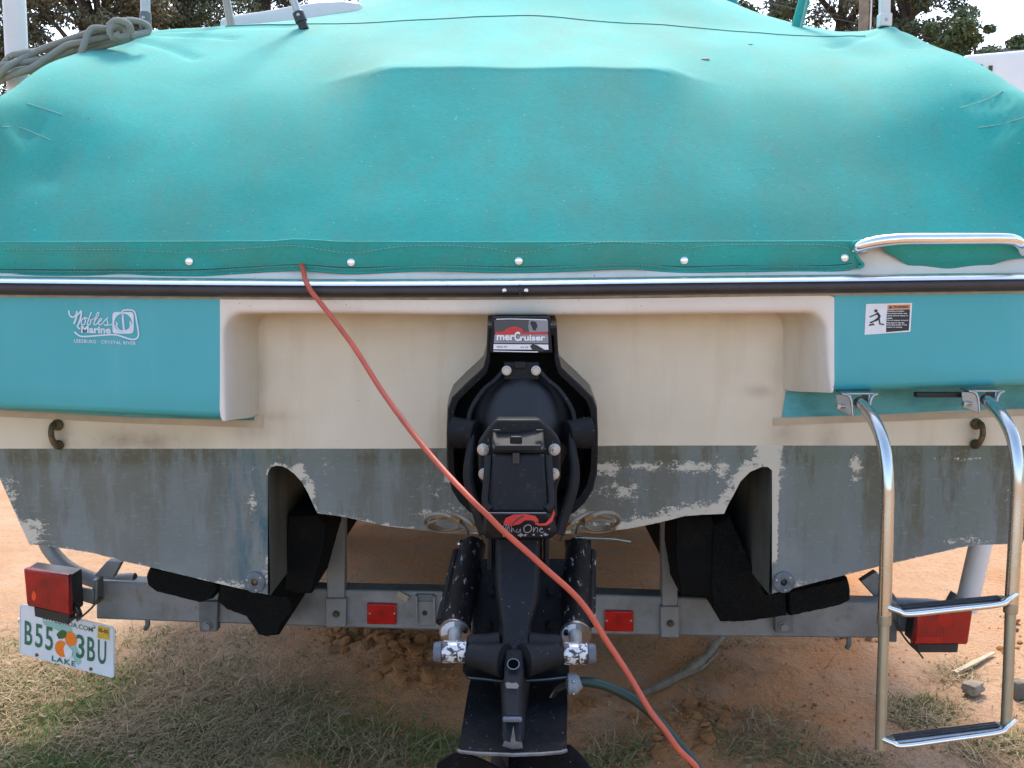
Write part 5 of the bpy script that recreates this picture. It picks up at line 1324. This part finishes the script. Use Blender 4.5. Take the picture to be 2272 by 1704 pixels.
# rolled canvas at the top right of the hump
bm = BM(); tube(bm, catmull([P(1480, -25, 4.25), P(1570, -12, 4.25), P(1606, 8, 4.25), P(1618, 40, 4.28)], 6), [.05]*19, 14)
tag(obj('rolled_canvas', bm, simple('darker_canvas', (.02, .25, .26), .9, 0, .2, 10)), 'dark teal rolled canvas peeking over the top of the cover', 'canvas')  # slightly darker teal than the cover
# white coaming behind the cover, left
bm = BM(); rings = []
for px, t, bt in ((488, 40, 75), (492, 38, 75), (520, 31, 75), (580, 23, 75), (640, 12, 75), (700, 3, 75), (760, 0, 75), (800, 5, 75)):
    a = P(px, t, 3.75); c_ = P(px, bt, 3.75)
    rings.append([c_, lerp(a, c_, .25), a+Vector((0, .012, 0)), a+Vector((0, .06, 0)), c_+Vector((0, .08, 0))])
loft(bm, rings); obj('coaming', bm, MAT['pvc'], boat, smooth=60, bevel=.004)

# ================================================================== GROUND
import numpy as np
def proj(x, y, z=0.0):
    dz_ = z-CAM_H; fwd = y*CT - dz_*ST; up = y*ST + dz_*CT
    if fwd < .05: return (1136+F*x/.05, 9999)
    return (1136+F*x/fwd, 852-F*up/fwd)
GR = [(180, 1620, 470, 150, 1.0), (20, 1480, 180, 90, .75), (480, 1440, 260, 55, .45), (700, 1650, 250, 80, .75), (930, 1670, 110, 40, .7), (620, 1560, 200, 60, .55),
      (1350, 1660, 90, 45, .45), (1690, 1635, 110, 50, .60), (1860, 1695, 120, 30, .45), (2045, 1575, 80, 32, .95), (2110, 1492, 60, 25, .75), (2210, 1665, 90, 45, .65),
      (1565, 1490, 60, 45, .35), (1400, 1440, 80, 30, .25), (1650, 1425, 120, 18, .3), (-200, 1560, 300, 200, .9), (2500, 1600, 200, 100, .4)]
def grassy(px, py):
    d = 0.0
    for cx, cy, rx, ry, s in GR:
        qv = ((px-cx)/rx)**2+((py-cy)/ry)**2
        if qv < 3: d = max(d, s*math.exp(-qv*qv*.6))
    return d
def grass_at(x, y):
    px, py = proj(x, y)
    if py > 1720:
        b = .75 if px < 900 else .2
        return b*(.5+.5*mnoise.noise((x*1.3, y*1.3, 2)))
    return grassy(px, py)
PILES = [(830, 1440, 130, 50, .05), (940, 1480, 90, 40, .05), (1000, 1540, 60, 40, .02), (1540, 1620, 90, 40, .03), (1320, 1570, 60, 40, .02), (1890, 1400, 60, 30, .03), (1740, 1500, 160, 40, .02)]
def ground_z(x, y):
    z = .018*mnoise.noise((x*1.1, y*1.1, 0))+.012*mnoise.noise((x*3.7, y*3.7, 5))+.006*mnoise.noise((x*11, y*11, 9))+.003*mnoise.noise((x*31, y*31, 3))
    z *= 1-sstep(12, 25, math.hypot(x, y-4))
    px, py = proj(x, y)
    if 1300 < py < 1800:
        for cx, cy, rx, ry, h in PILES:
            qv = ((px-cx)/rx)**2+((py-cy)/ry)**2
            if qv < 4: z += h*math.exp(-qv)*(1+.8*mnoise.noise((x*18, y*18, 2)))
    return z
def graded(lo, hi, step, far, n=14):
    core = frange(lo, hi, int((hi-lo)/step))
    g = [(far)*((i+1)/n)**2.2 for i in range(n)]
    return [lo-a for a in reversed(g)]+core+[hi+a for a in g]
gx = graded(-2.9, 2.9, .028, 300); gy = graded(1.6, 6.8, .028, 350)
gx = [x for x in gx]; gy = [y for y in gy]
NX, NY_ = len(gx), len(gy)
co = np.zeros((NX*NY_, 3)); th = np.zeros(NX*NY_, dtype=np.float32); cl_ = np.zeros(NX*NY_, dtype=np.float32)
i = 0
for y in gy:
    fy = 1.4 < y < 7
    for x in gx:
        core = fy and -3 < x < 3
        co[i] = (x, y, ground_z(x, y) if abs(x) < 26 and abs(y-4) < 26 else 0.0)
        th[i] = grass_at(x, y) if abs(x) < 6 and 0 < y < 8 else .3
        if abs(x) < 6 and 0 < y < 9:
            px, py = proj(x, y)
            cl_[i] = sstep(500, 760, px)*(1-.8*sstep(1850, 2050, px))*sstep(1080, 1140, py)
        i += 1
idx = np.arange(NX*NY_).reshape(NY_, NX)
fa = np.stack([idx[:-1, :-1], idx[:-1, 1:], idx[1:, 1:], idx[1:, :-1]], -1).reshape(-1, 4)
def np_mesh(name, co, fa, attrs=(), cols=()):
    me = bpy.data.meshes.new(name); nv, nf, k = len(co), len(fa), fa.shape[1]
    me.vertices.add(nv); me.vertices.foreach_set('co', np.asarray(co, dtype=np.float32).ravel())
    me.loops.add(nf*k); me.loops.foreach_set('vertex_index', fa.astype(np.int32).ravel())
    me.polygons.add(nf); me.polygons.foreach_set('loop_start', (np.arange(nf)*k).astype(np.int32)); me.polygons.foreach_set('loop_total', np.full(nf, k, dtype=np.int32))
    me.update(calc_edges=True)
    for n, a in attrs: me.attributes.new(n, 'FLOAT', 'POINT').data.foreach_set('value', np.asarray(a, dtype=np.float32))
    for n, a in cols: me.attributes.new(n, 'FLOAT_COLOR', 'POINT').data.foreach_set('color', np.asarray(a, dtype=np.float32).ravel())
    return me
k = NT('sandy_soil'); p = k.pos()
n1 = k.noise(.9, 5, .6, p); n2 = k.noise(5, 6, .65, p); n3 = k.noise(40, 5, .65, p); n4 = k.noise(170, 3, .6, p)
c = k.mix(k.ramp(n1, [(.38, 0.0), (.62, 1.0)]), (.39, .225, .125), (.43, .295, .195))
c = k.mix(k.ramp(n2, [(.42, 0.0), (.68, .35)]), c, (.40, .20, .095))
c = k.mix(k.math('MULTIPLY', k.attr('clay'), k.ramp(k.noise(4, 5, .65, p), [(.30, .25), (.60, 1.0)]), True), c, k.mix(k.noise(11, 4, .6, p), (.52, .195, .058), (.49, .25, .118)))
c = k.mix(k.ramp(n3, [(.5, 0.0), (.72, .5)]), c, (.24, .15, .09))
c = k.mix(k.ramp(n4, [(.30, .6), (.42, 0.0)]), c, (.13, .075, .04))
c = k.mix(k.ramp(n4, [(.62, 0.0), (.75, .35)]), c, (.54, .37, .24))
tm = k.math('MULTIPLY', k.attr('thatch'), k.ramp(k.noise(14, 5, .7, p), [(.32, .2), (.62, 1.0)]), True)
c = k.mix(k.math('MULTIPLY', tm, .8), c, k.mix(n3, (.11, .075, .036), (.25, .165, .085)))
k.col(c); k.set(Roughness=.95); k.b.inputs['Specular IOR Level'].default_value = .15
k.bump(k.math('ADD', k.math('MULTIPLY', n3, 1.0), k.math('MULTIPLY', n4, .4)), .7, .02)
ground = bpy.data.objects.new('ground', np_mesh('ground', co, fa, [('thatch', th), ('clay', cl_)])); COL.objects.link(ground)
ground.data.materials.append(k.m); ground.data.polygons.foreach_set('use_smooth', [True]*len(ground.data.polygons))
tag(ground, 'sandy orange-brown soil around and under the trailer', None, None, 'structure')
WLOC[ground.name] = Vector()
SOIL = simple('clay_clod', (.47, .205, .080), .95, 0, .3, 22, .9, 90, .006, spec=.15)
# clods
CL = []
random.seed(11)
for s in range(7):
    bm = BM(); bmesh.ops.create_icosphere(bm, subdivisions=2, radius=1)
    for v in bm.verts:
        nn = mnoise.noise(v.co*1.6+Vector((s*7, 0, 0)))*.45+mnoise.noise(v.co*4+Vector((0, s*5, 0)))*.2
        v.co = v.co*(1+nn); v.co.z *= .7
    me = bpy.data.meshes.new('dirt_clod'); bm.to_mesh(me); bm.free(); me.materials.append(SOIL)
    CL.append(me)
spots = []
for cx, cy, rx, ry, n, s0, s1_ in ((840, 1440, 110, 40, 76, .008, .030), (930, 1490, 80, 35, 52, .008, .032), (980, 1545, 60, 35, 16, .006, .018), (1550, 1615, 70, 45, 34, .006, .026), (1310, 1575, 60, 40, 22, .006, .020), (1500, 1660, 60, 30, 14, .010, .030), (1890, 1405, 60, 25, 14, .008, .024), (1560, 1590, 90, 30, 14, .006, .016), (2240, 1440, 30, 60, 8, .008, .02), (760, 1405, 80, 12, 14, .006, .018), (1750, 1600, 200, 90, 24, .004, .011), (900, 1600, 200, 60, 14, .004, .011)):
    for _ in range(n): spots.append((random.gauss(cx, rx*.55), random.gauss(cy, ry*.55), s0+(s1_-s0)*random.random()**2.2))
for px, py, s in spots[:290]:
    g = G(px, py, 0.0)
    o = bpy.data.objects.new('dirt_clod', random.choice(CL)); COL.objects.link(o); o.parent = ground
    o.location = (g.x, g.y, ground_z(g.x, g.y)+s*.25); o.scale = (s*random.uniform(.8, 1.4), s*random.uniform(.8, 1.4), s*random.uniform(.6, 1.0)); o.rotation_euler = (random.random()*.6, random.random()*.6, random.random()*6.3)
# crumbs
random.seed(5)
V, Fc = [], []
for _ in range(3200):
    if random.random() < .55:
        c0 = random.choice(spots); px, py = random.gauss(c0[0], 45), random.gauss(c0[1], 26)
    else: px, py = random.uniform(-200, 2500), random.uniform(1395, 1760)
    g = G(px, py); s = .0015+.006*random.random()**3
    z = ground_z(g.x, g.y)+s*.4; b = len(V)
    for dx, dy, dz_ in ((1, 0, -.3), (-.6, .9, -.3), (-.5, -.9, -.3), (.1, .1, .9), (.7, -.7, .4)):
        V.append((g.x+dx*s*random.uniform(.6, 1.3), g.y+dy*s*random.uniform(.6, 1.3), z+dz_*s))
    for f in ((0, 1, 3), (1, 2, 3), (2, 4, 3), (4, 0, 3), (2, 0, 4)): Fc.append([b+i for i in f])
me = np_mesh('soil_crumbs', np.array(V), np.array(Fc)); me.materials.append(SOIL)
o = bpy.data.objects.new('soil_crumbs', me); COL.objects.link(o); tag(o, 'loose crumbs of orange soil scattered over the ground', None, None, 'stuff')
# grass and straw
def blade_field(name, label, n, green, seed):
    rnd = random.Random(seed); V, Fc, Cc = [], [], []
    tries = 0; made = 0
    while made < n and tries < n*14:
        tries += 1
        if rnd.random() < .88: px, py = rnd.uniform(-260, 2480), 1392+ (1740-1392)*rnd.random()**.8; g = G(px, py)
        else: g = Vector((rnd.uniform(-3, 3), rnd.uniform(1.2, 2.95), 0)); px, py = proj(g.x, g.y)
        d = grass_at(g.x, g.y)**1.3*(.02+1.2*max(0, .38+1.1*mnoise.noise((g.x*3.1, g.y*3.1, 3.0+seed))))
        if not green: d = d*.55+.004
        if rnd.random() > d: continue
        made += 1
        z = ground_z(g.x, g.y)-.003; L = rnd.uniform(.012, .038) if green else rnd.uniform(.02, .09)
        a = rnd.random()*6.283; tilt = rnd.uniform(.45, 1.4) if green else rnd.uniform(1.15, 1.52); wd = rnd.uniform(.0010, .0022) if green else rnd.uniform(.0008, .0019)
        hx, hy = math.cos(a), math.sin(a); sx, sy = -hy*wd, hx*wd
        b = len(V); bend = rnd.uniform(.1, .5); side = rnd.uniform(-.4, .4)
        for t in (0, .5, 1):
            r_ = L*t*math.sin(tilt*(1+bend*(t-.5) if green else 1)); h = L*t*math.cos(min(1.54, tilt*(1+bend*t) if green else tilt))+.003+(0 if green else .006*math.sin(3.14*t)+.004*rnd.random())
            ox, oy = hx*r_+side*sx*40*t*t, hy*r_+side*sy*40*t*t
            w_ = 1-.85*t if green else 1-.4*t
            V.append((g.x+ox-sx*w_, g.y+oy-sy*w_, z+h)); V.append((g.x+ox+sx*w_, g.y+oy+sy*w_, z+h))
        Fc += [[b, b+1, b+3, b+2], [b+2, b+3, b+5, b+4]]
        q_ = rnd.random()
        if green: cc = (lerp(.05, .20, q_), lerp(.12, .20, rnd.random()), lerp(.020, .050, q_), 1)
        else: cc = (lerp(.16, .44, q_), lerp(.105, .31, q_), lerp(.045, .17, q_), 1)
        Cc += [cc]*6
    me = np_mesh(name, np.array(V), np.array(Fc), cols=[('tint', np.array(Cc))])
    k = NT(name); k.col(k.attrc('tint')); k.set(Roughness=.7); k.b.inputs['Specular IOR Level'].default_value = .25
    me.materials.append(k.m)
    o = bpy.data.objects.new(name, me); COL.objects.link(o); return tag(o, label, None, None, 'stuff')
blade_field('grass', 'short green grass growing in patches on the soil', 38000, True, 1)
blade_field('straw', 'dry straw and dead grass lying on the soil', 14000, False, 2)
# leaf litter
rnd = random.Random(9); V, Fc = [], []
for _ in range(420):
    px, py = rnd.uniform(-200, 2450), rnd.uniform(1400, 1730)
    g = G(px, py); 
    if rnd.random() > .3+grass_at(g.x, g.y)*.6: continue
    s = rnd.uniform(.006, .020); a = rnd.random()*6.28; z = ground_z(g.x, g.y)+.008+.01*rnd.random(); b = len(V)
    for t, wv_, h in ((-1, 0, .0), (-.2, .42, .25), (1, 0, .1), (-.2, -.42, .15)):
        V.append((g.x+s*(t*math.cos(a)-wv_*math.sin(a)), g.y+s*(t*math.sin(a)+wv_*math.cos(a)), z+h*s*rnd.uniform(.2, 1.5)))
    Fc.append([b, b+1, b+2, b+3])
me = np_mesh('leaf_litter', np.array(V), np.array(Fc)); me.materials.append(simple('litter', (.30, .20, .125), .8, 0, .6, 3))
o = bpy.data.objects.new('leaf_litter', me); COL.objects.link(o); tag(o, 'small brown dead leaves strewn over grass and soil', None, None, 'stuff')
# branch, block, wood strips
def rock(bm, c, s, seed):
    bmesh.ops.create_cube(bm, size=2); bmesh.ops.subdivide_edges(bm, edges=bm.edges, cuts=5, use_grid_fill=True)
    for v in bm.verts:
        q_ = v.co.normalized()*1.25; v.co = lerp(v.co, q_, .35); v.co *= 1+.25*mnoise.noise(v.co*1.1+Vector((seed*9, 0, 0)))+.08*mnoise.noise(v.co*4+Vector((seed, 0, 0)))
        v.co = Vector((v.co.x*s[0], v.co.y*s[1], v.co.z*s[2])); v.co.rotate(Matrix.Rotation(seed*.7, 3, 'Z').to_euler()); v.co += c

bm = BM(); tube(bm, catmull([G(1405, 1548, .02), G(1450, 1528, .03), G(1510, 1498, .035), G(1560, 1462, .04), G(1585, 1432, .045), G(1618, 1398, .05)], 6), [.015+.002*math.sin(i*.9)+.002*math.sin(i*2.3) for i in range(31)], 10)
br_ = obj('fallen_branch', bm, MAT['stick']); tag(br_, 'dead grey branch lying on the ground right of the drive', 'branch')
bm = BM(); tube(bm, catmull([G(1515, 1502, .03), G(1560, 1480, .03), G(1592, 1448, .03)], 5), .005, 8); tag(obj('twig', bm, MAT['stick']), 'thin twig lying alongside the dead branch', 'twig')
bm = BM(); c0 = G(2158, 1525, .02); rock(bm, c0, (.036, .026, .018), 1); tag(obj('stone_block', bm, simple('grey_stone', (.25, .195, .14), .9, 0, .25, 30, .6, 90, .004), bevel=.008), 'grey stone block on the soil behind the ladder', 'stone')
bm = BM(); c0 = G(2262, 1530, .02); rock(bm, c0, (.020, .024, .032), 4); tag(obj('stone_block', bm, simple('brown_stone', (.17, .14, .11), .9, 0, .25, 30, .6, 90, .004), bevel=.010), 'dark stone at the right edge beside the ladder', 'stone')
bm = BM(); a, b = G(2118, 1492, .012), G(2205, 1448, .015); tube(bm, [a, lerp(a, b, .5), b], [.010, .012, .008], 6, flat=.5); tag(obj('wood_strip', bm, MAT['chipwood']), 'pale wood strip on the ground below the right tail light', 'wood')
bm = BM(); a, b = G(45, 1372, .01), G(80, 1376, .02); tube(bm, [a, lerp(a, b, .4), b], [.012, .02, .006], 6, flat=.4); tag(obj('paper_scrap', bm, MAT['white']), 'white scrap lying in the sunlit grass left of the plate', 'litter')

# ================================================================== BACKGROUND
camper = thing('camper', (5.3, 11.5, 0), 'white camper body partly seen past the right edge of the cover', 'camper')
a0 = P(2118, 121, 9.0); Zt = a0.z
bm = BM()
prof = [(0, .55), (0, Zt-.14), (.04, Zt-.05), (.12, Zt), (1.2, Zt+.09), (2.2, Zt), (2.28, Zt-.05), (2.32, Zt-.14), (2.32, .55)]
loft(bm, [[Vector((a0.x+x, 9.0+y, z)) for x, z in prof] for y in (0, .06, 5.0, 5.06)]); obj('body', bm, MAT['camper'], camper, bevel=.03)
bm = BM(); box(bm, Vector((a0.x+1.16, 8.98, 2.0)), (1.2, .04, .7)); wn_ = obj('window', bm, MAT['glass'], camper, bevel=.02)
bm = BM(); box(bm, Vector((a0.x+1.16, 8.985, 1.6)), (1.3, .05, .06)); obj('sill', bm, MAT['alu'], wn_)
for yy in (9.9, 12.3):
    bm = BM(); box(bm, Vector((a0.x-.01, yy, 2.2)), (.04, .9, .6)); obj('window', bm, MAT['glass'], camper, bevel=.02)
for px, py in ((2176, 150), (2198, 152)):
    bm = BM(); box(bm, P(px, py, 8.99), (.03, .02, .05)); obj('marker_lamp', bm, MAT['verdigris'], camper, bevel=.004)
for yy in (11.0, 12.0):
    bm = BM(); cyl(bm, (a0.x-.02, yy, .35), (a0.x+.2, yy, .35), .35, None, 24); obj('wheel', bm, MAT['tyre'], camper, bevel=.03)
bm = BM(); box(bm, Vector((a0.x+1.16, 11.5, .5)), (2.0, 4.6, .12)); obj('chassis', bm, MAT['galv_dark'], camper)
bm = BM(); box(bm, Vector((a0.x+1.16, 8.5, .48)), (.12, 1.0, .10)); box(bm, Vector((a0.x+1.16, 8.1, .24)), (.06, .06, .5)); obj('drawbar', bm, MAT['galv_dark'], camper)

bp = P(1914, 60, 19); bm = BM()
tube(bm, [Vector((bp.x, 19, 0)), Vector((bp.x+.02, 19, 9.5))], [.105, .08], 14)
up = thing('utility_pole', (bp.x, 19, 0), 'weathered wooden utility pole standing behind the cover at right', 'utility pole')
obj('pole', bm, MAT['wood'], up)
bm = BM(); tube(bm, [Vector((bp.x+.13, 18.95, 0)), Vector((bp.x+.12, 18.95, 9.4))], .018, 8); obj('conduit', bm, MAT['pvc'], up)
bm = BM(); box(bm, (bp.x, 18.9, 9.0), (1.8, .09, .11)); obj('cross_arm', bm, MAT['wood'], up)
for i, (a, b, lb) in enumerate(((P(1560, -30, 19), P(2500, 130, 30), 'thin overhead wire sloping down towards the right edge'), (P(2070, 101, 24), P(2420, 72, 30), 'thin low wire crossing in front of the right-hand trees'))):
    bm = BM(); tube(bm, [lerp(a, b, t)+Vector((0, 0, -.3*math.sin(math.pi*t))) for t in frange(0, 1, 14)], .009, 6); tag(obj('overhead_wire', bm, MAT['rubber']), lb, 'wire')

LEAFM = []
for nm, c1, c2 in (('oak_leaves', (.070, .085, .042), (.135, .145, .075)), ('olive_leaves', (.095, .095, .055), (.19, .17, .10)), ('bright_leaves', (.075, .105, .045), (.145, .175, .080))):
    k = NT(nm); k.col(k.mix(k.attr('tint'), c1, c2)); k.set(Roughness=.6); k.b.inputs['Specular IOR Level'].default_value = .3
    k.b.inputs['Transmission Weight'].default_value = 0.0
    LEAFM.append(k.m)
def tree(name, label, px, Y, top_py, rpx, mat, seed, nclump=70, per=330, leaf=.056, low=.30, dens=1.0):
    rnd = random.Random(seed)
    bx = (px-1136)/F*Y; H = P(px, top_py, Y).z; rad = rpx/F*Y
    t = thing(name, (bx, Y, 0), label, 'tree', 'trees behind the boat')
    bm = BM()
    tube(bm, catmull([Vector((bx, Y, -.05)), Vector((bx+rnd.uniform(-.2, .2), Y, H*.25)), Vector((bx+rnd.uniform(-.3, .3), Y, H*.55)), Vector((bx+rnd.uniform(-.4, .4), Y, H*.88))], 5), [lerp(.022*H, .004*H, i/15) for i in range(16)], 10)
    cl = []
    for i in range(nclump):
        th_ = rnd.random()*6.283; v = rnd.uniform(-1, 1); r_ = rnd.random()**.45
        cz_ = lerp(H*low, H, .5)
        c_ = Vector((bx+rad*r_*math.cos(th_)*math.sqrt(1-v*v*.8), Y+rad*.8*r_*math.sin(th_)*math.sqrt(1-v*v*.8), cz_+(H-H*low)/2*v*lerp(.6, .97, rnd.random())))
        cl.append((c_, rnd.uniform(.35, .95)*rad*.30))
    for c_, _ in cl[::3]:
        z0 = max(H*.2, c_.z-rad*rnd.uniform(.5, 1.0)); a = Vector((bx, Y, z0))
        tube(bm, catmull([a, lerp(a, c_, .5)+Vector((rnd.uniform(-.2, .2), 0, rnd.uniform(0, .25))), c_], 4), [lerp(.010*H, .0025*H, i/8) for i in range(9)], 6)
    obj('trunk', bm, MAT['bark'], t)
    n = nclump*per; V = np.zeros((n*4, 3), dtype=np.float32); T_ = np.zeros(n*4, dtype=np.float32)
    rs = np.random.RandomState(seed); i = 0
    for c_, r_ in cl:
        d = rs.normal(size=(per, 3)); d /= np.linalg.norm(d, axis=1)[:, None]
        cen = np.array(c_)+d*(r_*rs.rand(per, 1)**.5)*np.array([1.15, 1.0, .75])
        u = rs.normal(size=(per, 3)); u /= np.linalg.norm(u, axis=1)[:, None]; v = np.cross(u, rs.normal(size=(per, 3))); v /= np.linalg.norm(v, axis=1)[:, None]
        s = leaf*rs.uniform(.6, 1.3, (per, 1)); tn = np.clip(rs.rand()*.5+rs.rand(per)*.5, 0, 1)
        for j, (a, b) in enumerate(((-1, 0), (0, -.42), (1, 0), (0, .42))):
            V[i*4+j:(i+per)*4:4] = cen+u*s*a+v*s*b; T_[i*4+j:(i+per)*4:4] = tn
        i += per
    me = np_mesh('crown', V, np.arange(n*4).reshape(-1, 4), [('tint', T_)]); me.materials.append(LEAFM[mat])
    me.transform(Matrix.Translation((-bx, -Y, 0)))
    o = bpy.data.objects.new('crown', me); COL.objects.link(o); o.parent = t; WLOC[o.name] = Vector((bx, Y, 0))
TREES = [
 ('oak_tree', 'dark oak at the far left edge behind the white pipe', -20, 24, -230, 230, 0, 1, 110),
 ('oak_tree', 'bushy olive oak behind the rope knot at upper left', 250, 23, -180, 185, 1, 2, 150),
 ('oak_tree', 'dense dark oak behind the left stanchion', 430, 26, -260, 190, 0, 3, 150),
 ('oak_tree', 'broad oak behind the slanting strut', 610, 28, -230, 170, 0, 4, 85),
 ('oak_tree', 'large oak hidden behind the centre of the cover', 1150, 30, -330, 420, 0, 5, 110),
 ('pine_tree', 'thin sparse tree just right of the rolled canvas', 1690, 24, -140, 110, 0, 6, 44),
 ('oak_tree', 'greenish oak between the teal pole and wooden pole', 1840, 25, -200, 165, 1, 7, 110),
 ('oak_tree', 'dense dark oak behind the square stanchion', 1990, 24, -160, 130, 0, 8, 110),
 ('oak_tree', 'rounded grey-green oak right of the square stanchion', 2085, 22, 18, 100, 2, 9, 90, .50),
 ('oak_tree', 'small distant bushy tree above the camper roof', 2245, 30, 52, 95, 2, 10, 90, .72),
 ('oak_tree', 'oak beyond the camper outside the right edge', 2700, 28, -60, 300, 0, 11, 70),
 ('oak_tree', 'oak beyond the sandy yard outside the left edge', -620, 27, -100, 320, 2, 12, 70),
]
for nm, lb, px, Y, tp, rp, m, sd_, nc, *lo in TREES: tree(nm, lb, px, Y, tp, rp, m, sd_, nc, low=lo[0] if lo else .30)

# far wood all round the yard
rs = np.random.RandomState(21); n = 26000
an = rs.uniform(-math.pi*.75, math.pi*.75, n); rad_ = rs.uniform(62, 80, n)
hmax = 6+2.5*np.sin(an*7)+1.5*np.sin(an*19+1)+1.0*np.sin(an*43)
cen = np.stack([np.sin(an)*rad_, np.cos(an)*rad_, hmax*rs.rand(n)**.75], 1)
u = rs.normal(size=(n, 3)); u /= np.linalg.norm(u, axis=1)[:, None]; v = np.cross(u, rs.normal(size=(n, 3))); v /= np.linalg.norm(v, axis=1)[:, None]
sz = rs.uniform(.3, .75, (n, 1)); V = np.zeros((n*4, 3), dtype=np.float32)
for j, (a, b) in enumerate(((-1, 0), (0, -.55), (1, 0), (0, .55))): V[j::4] = cen+u*sz*a+v*sz*b
me = np_mesh('far_wood', V, np.arange(n*4).reshape(-1, 4), [('tint', np.repeat(rs.rand(n), 4))]); me.materials.append(LEAFM[0])
o = bpy.data.objects.new('far_wood', me); COL.objects.link(o); tag(o, 'distant belt of dark woodland around the sandy yard', None, None, 'stuff')
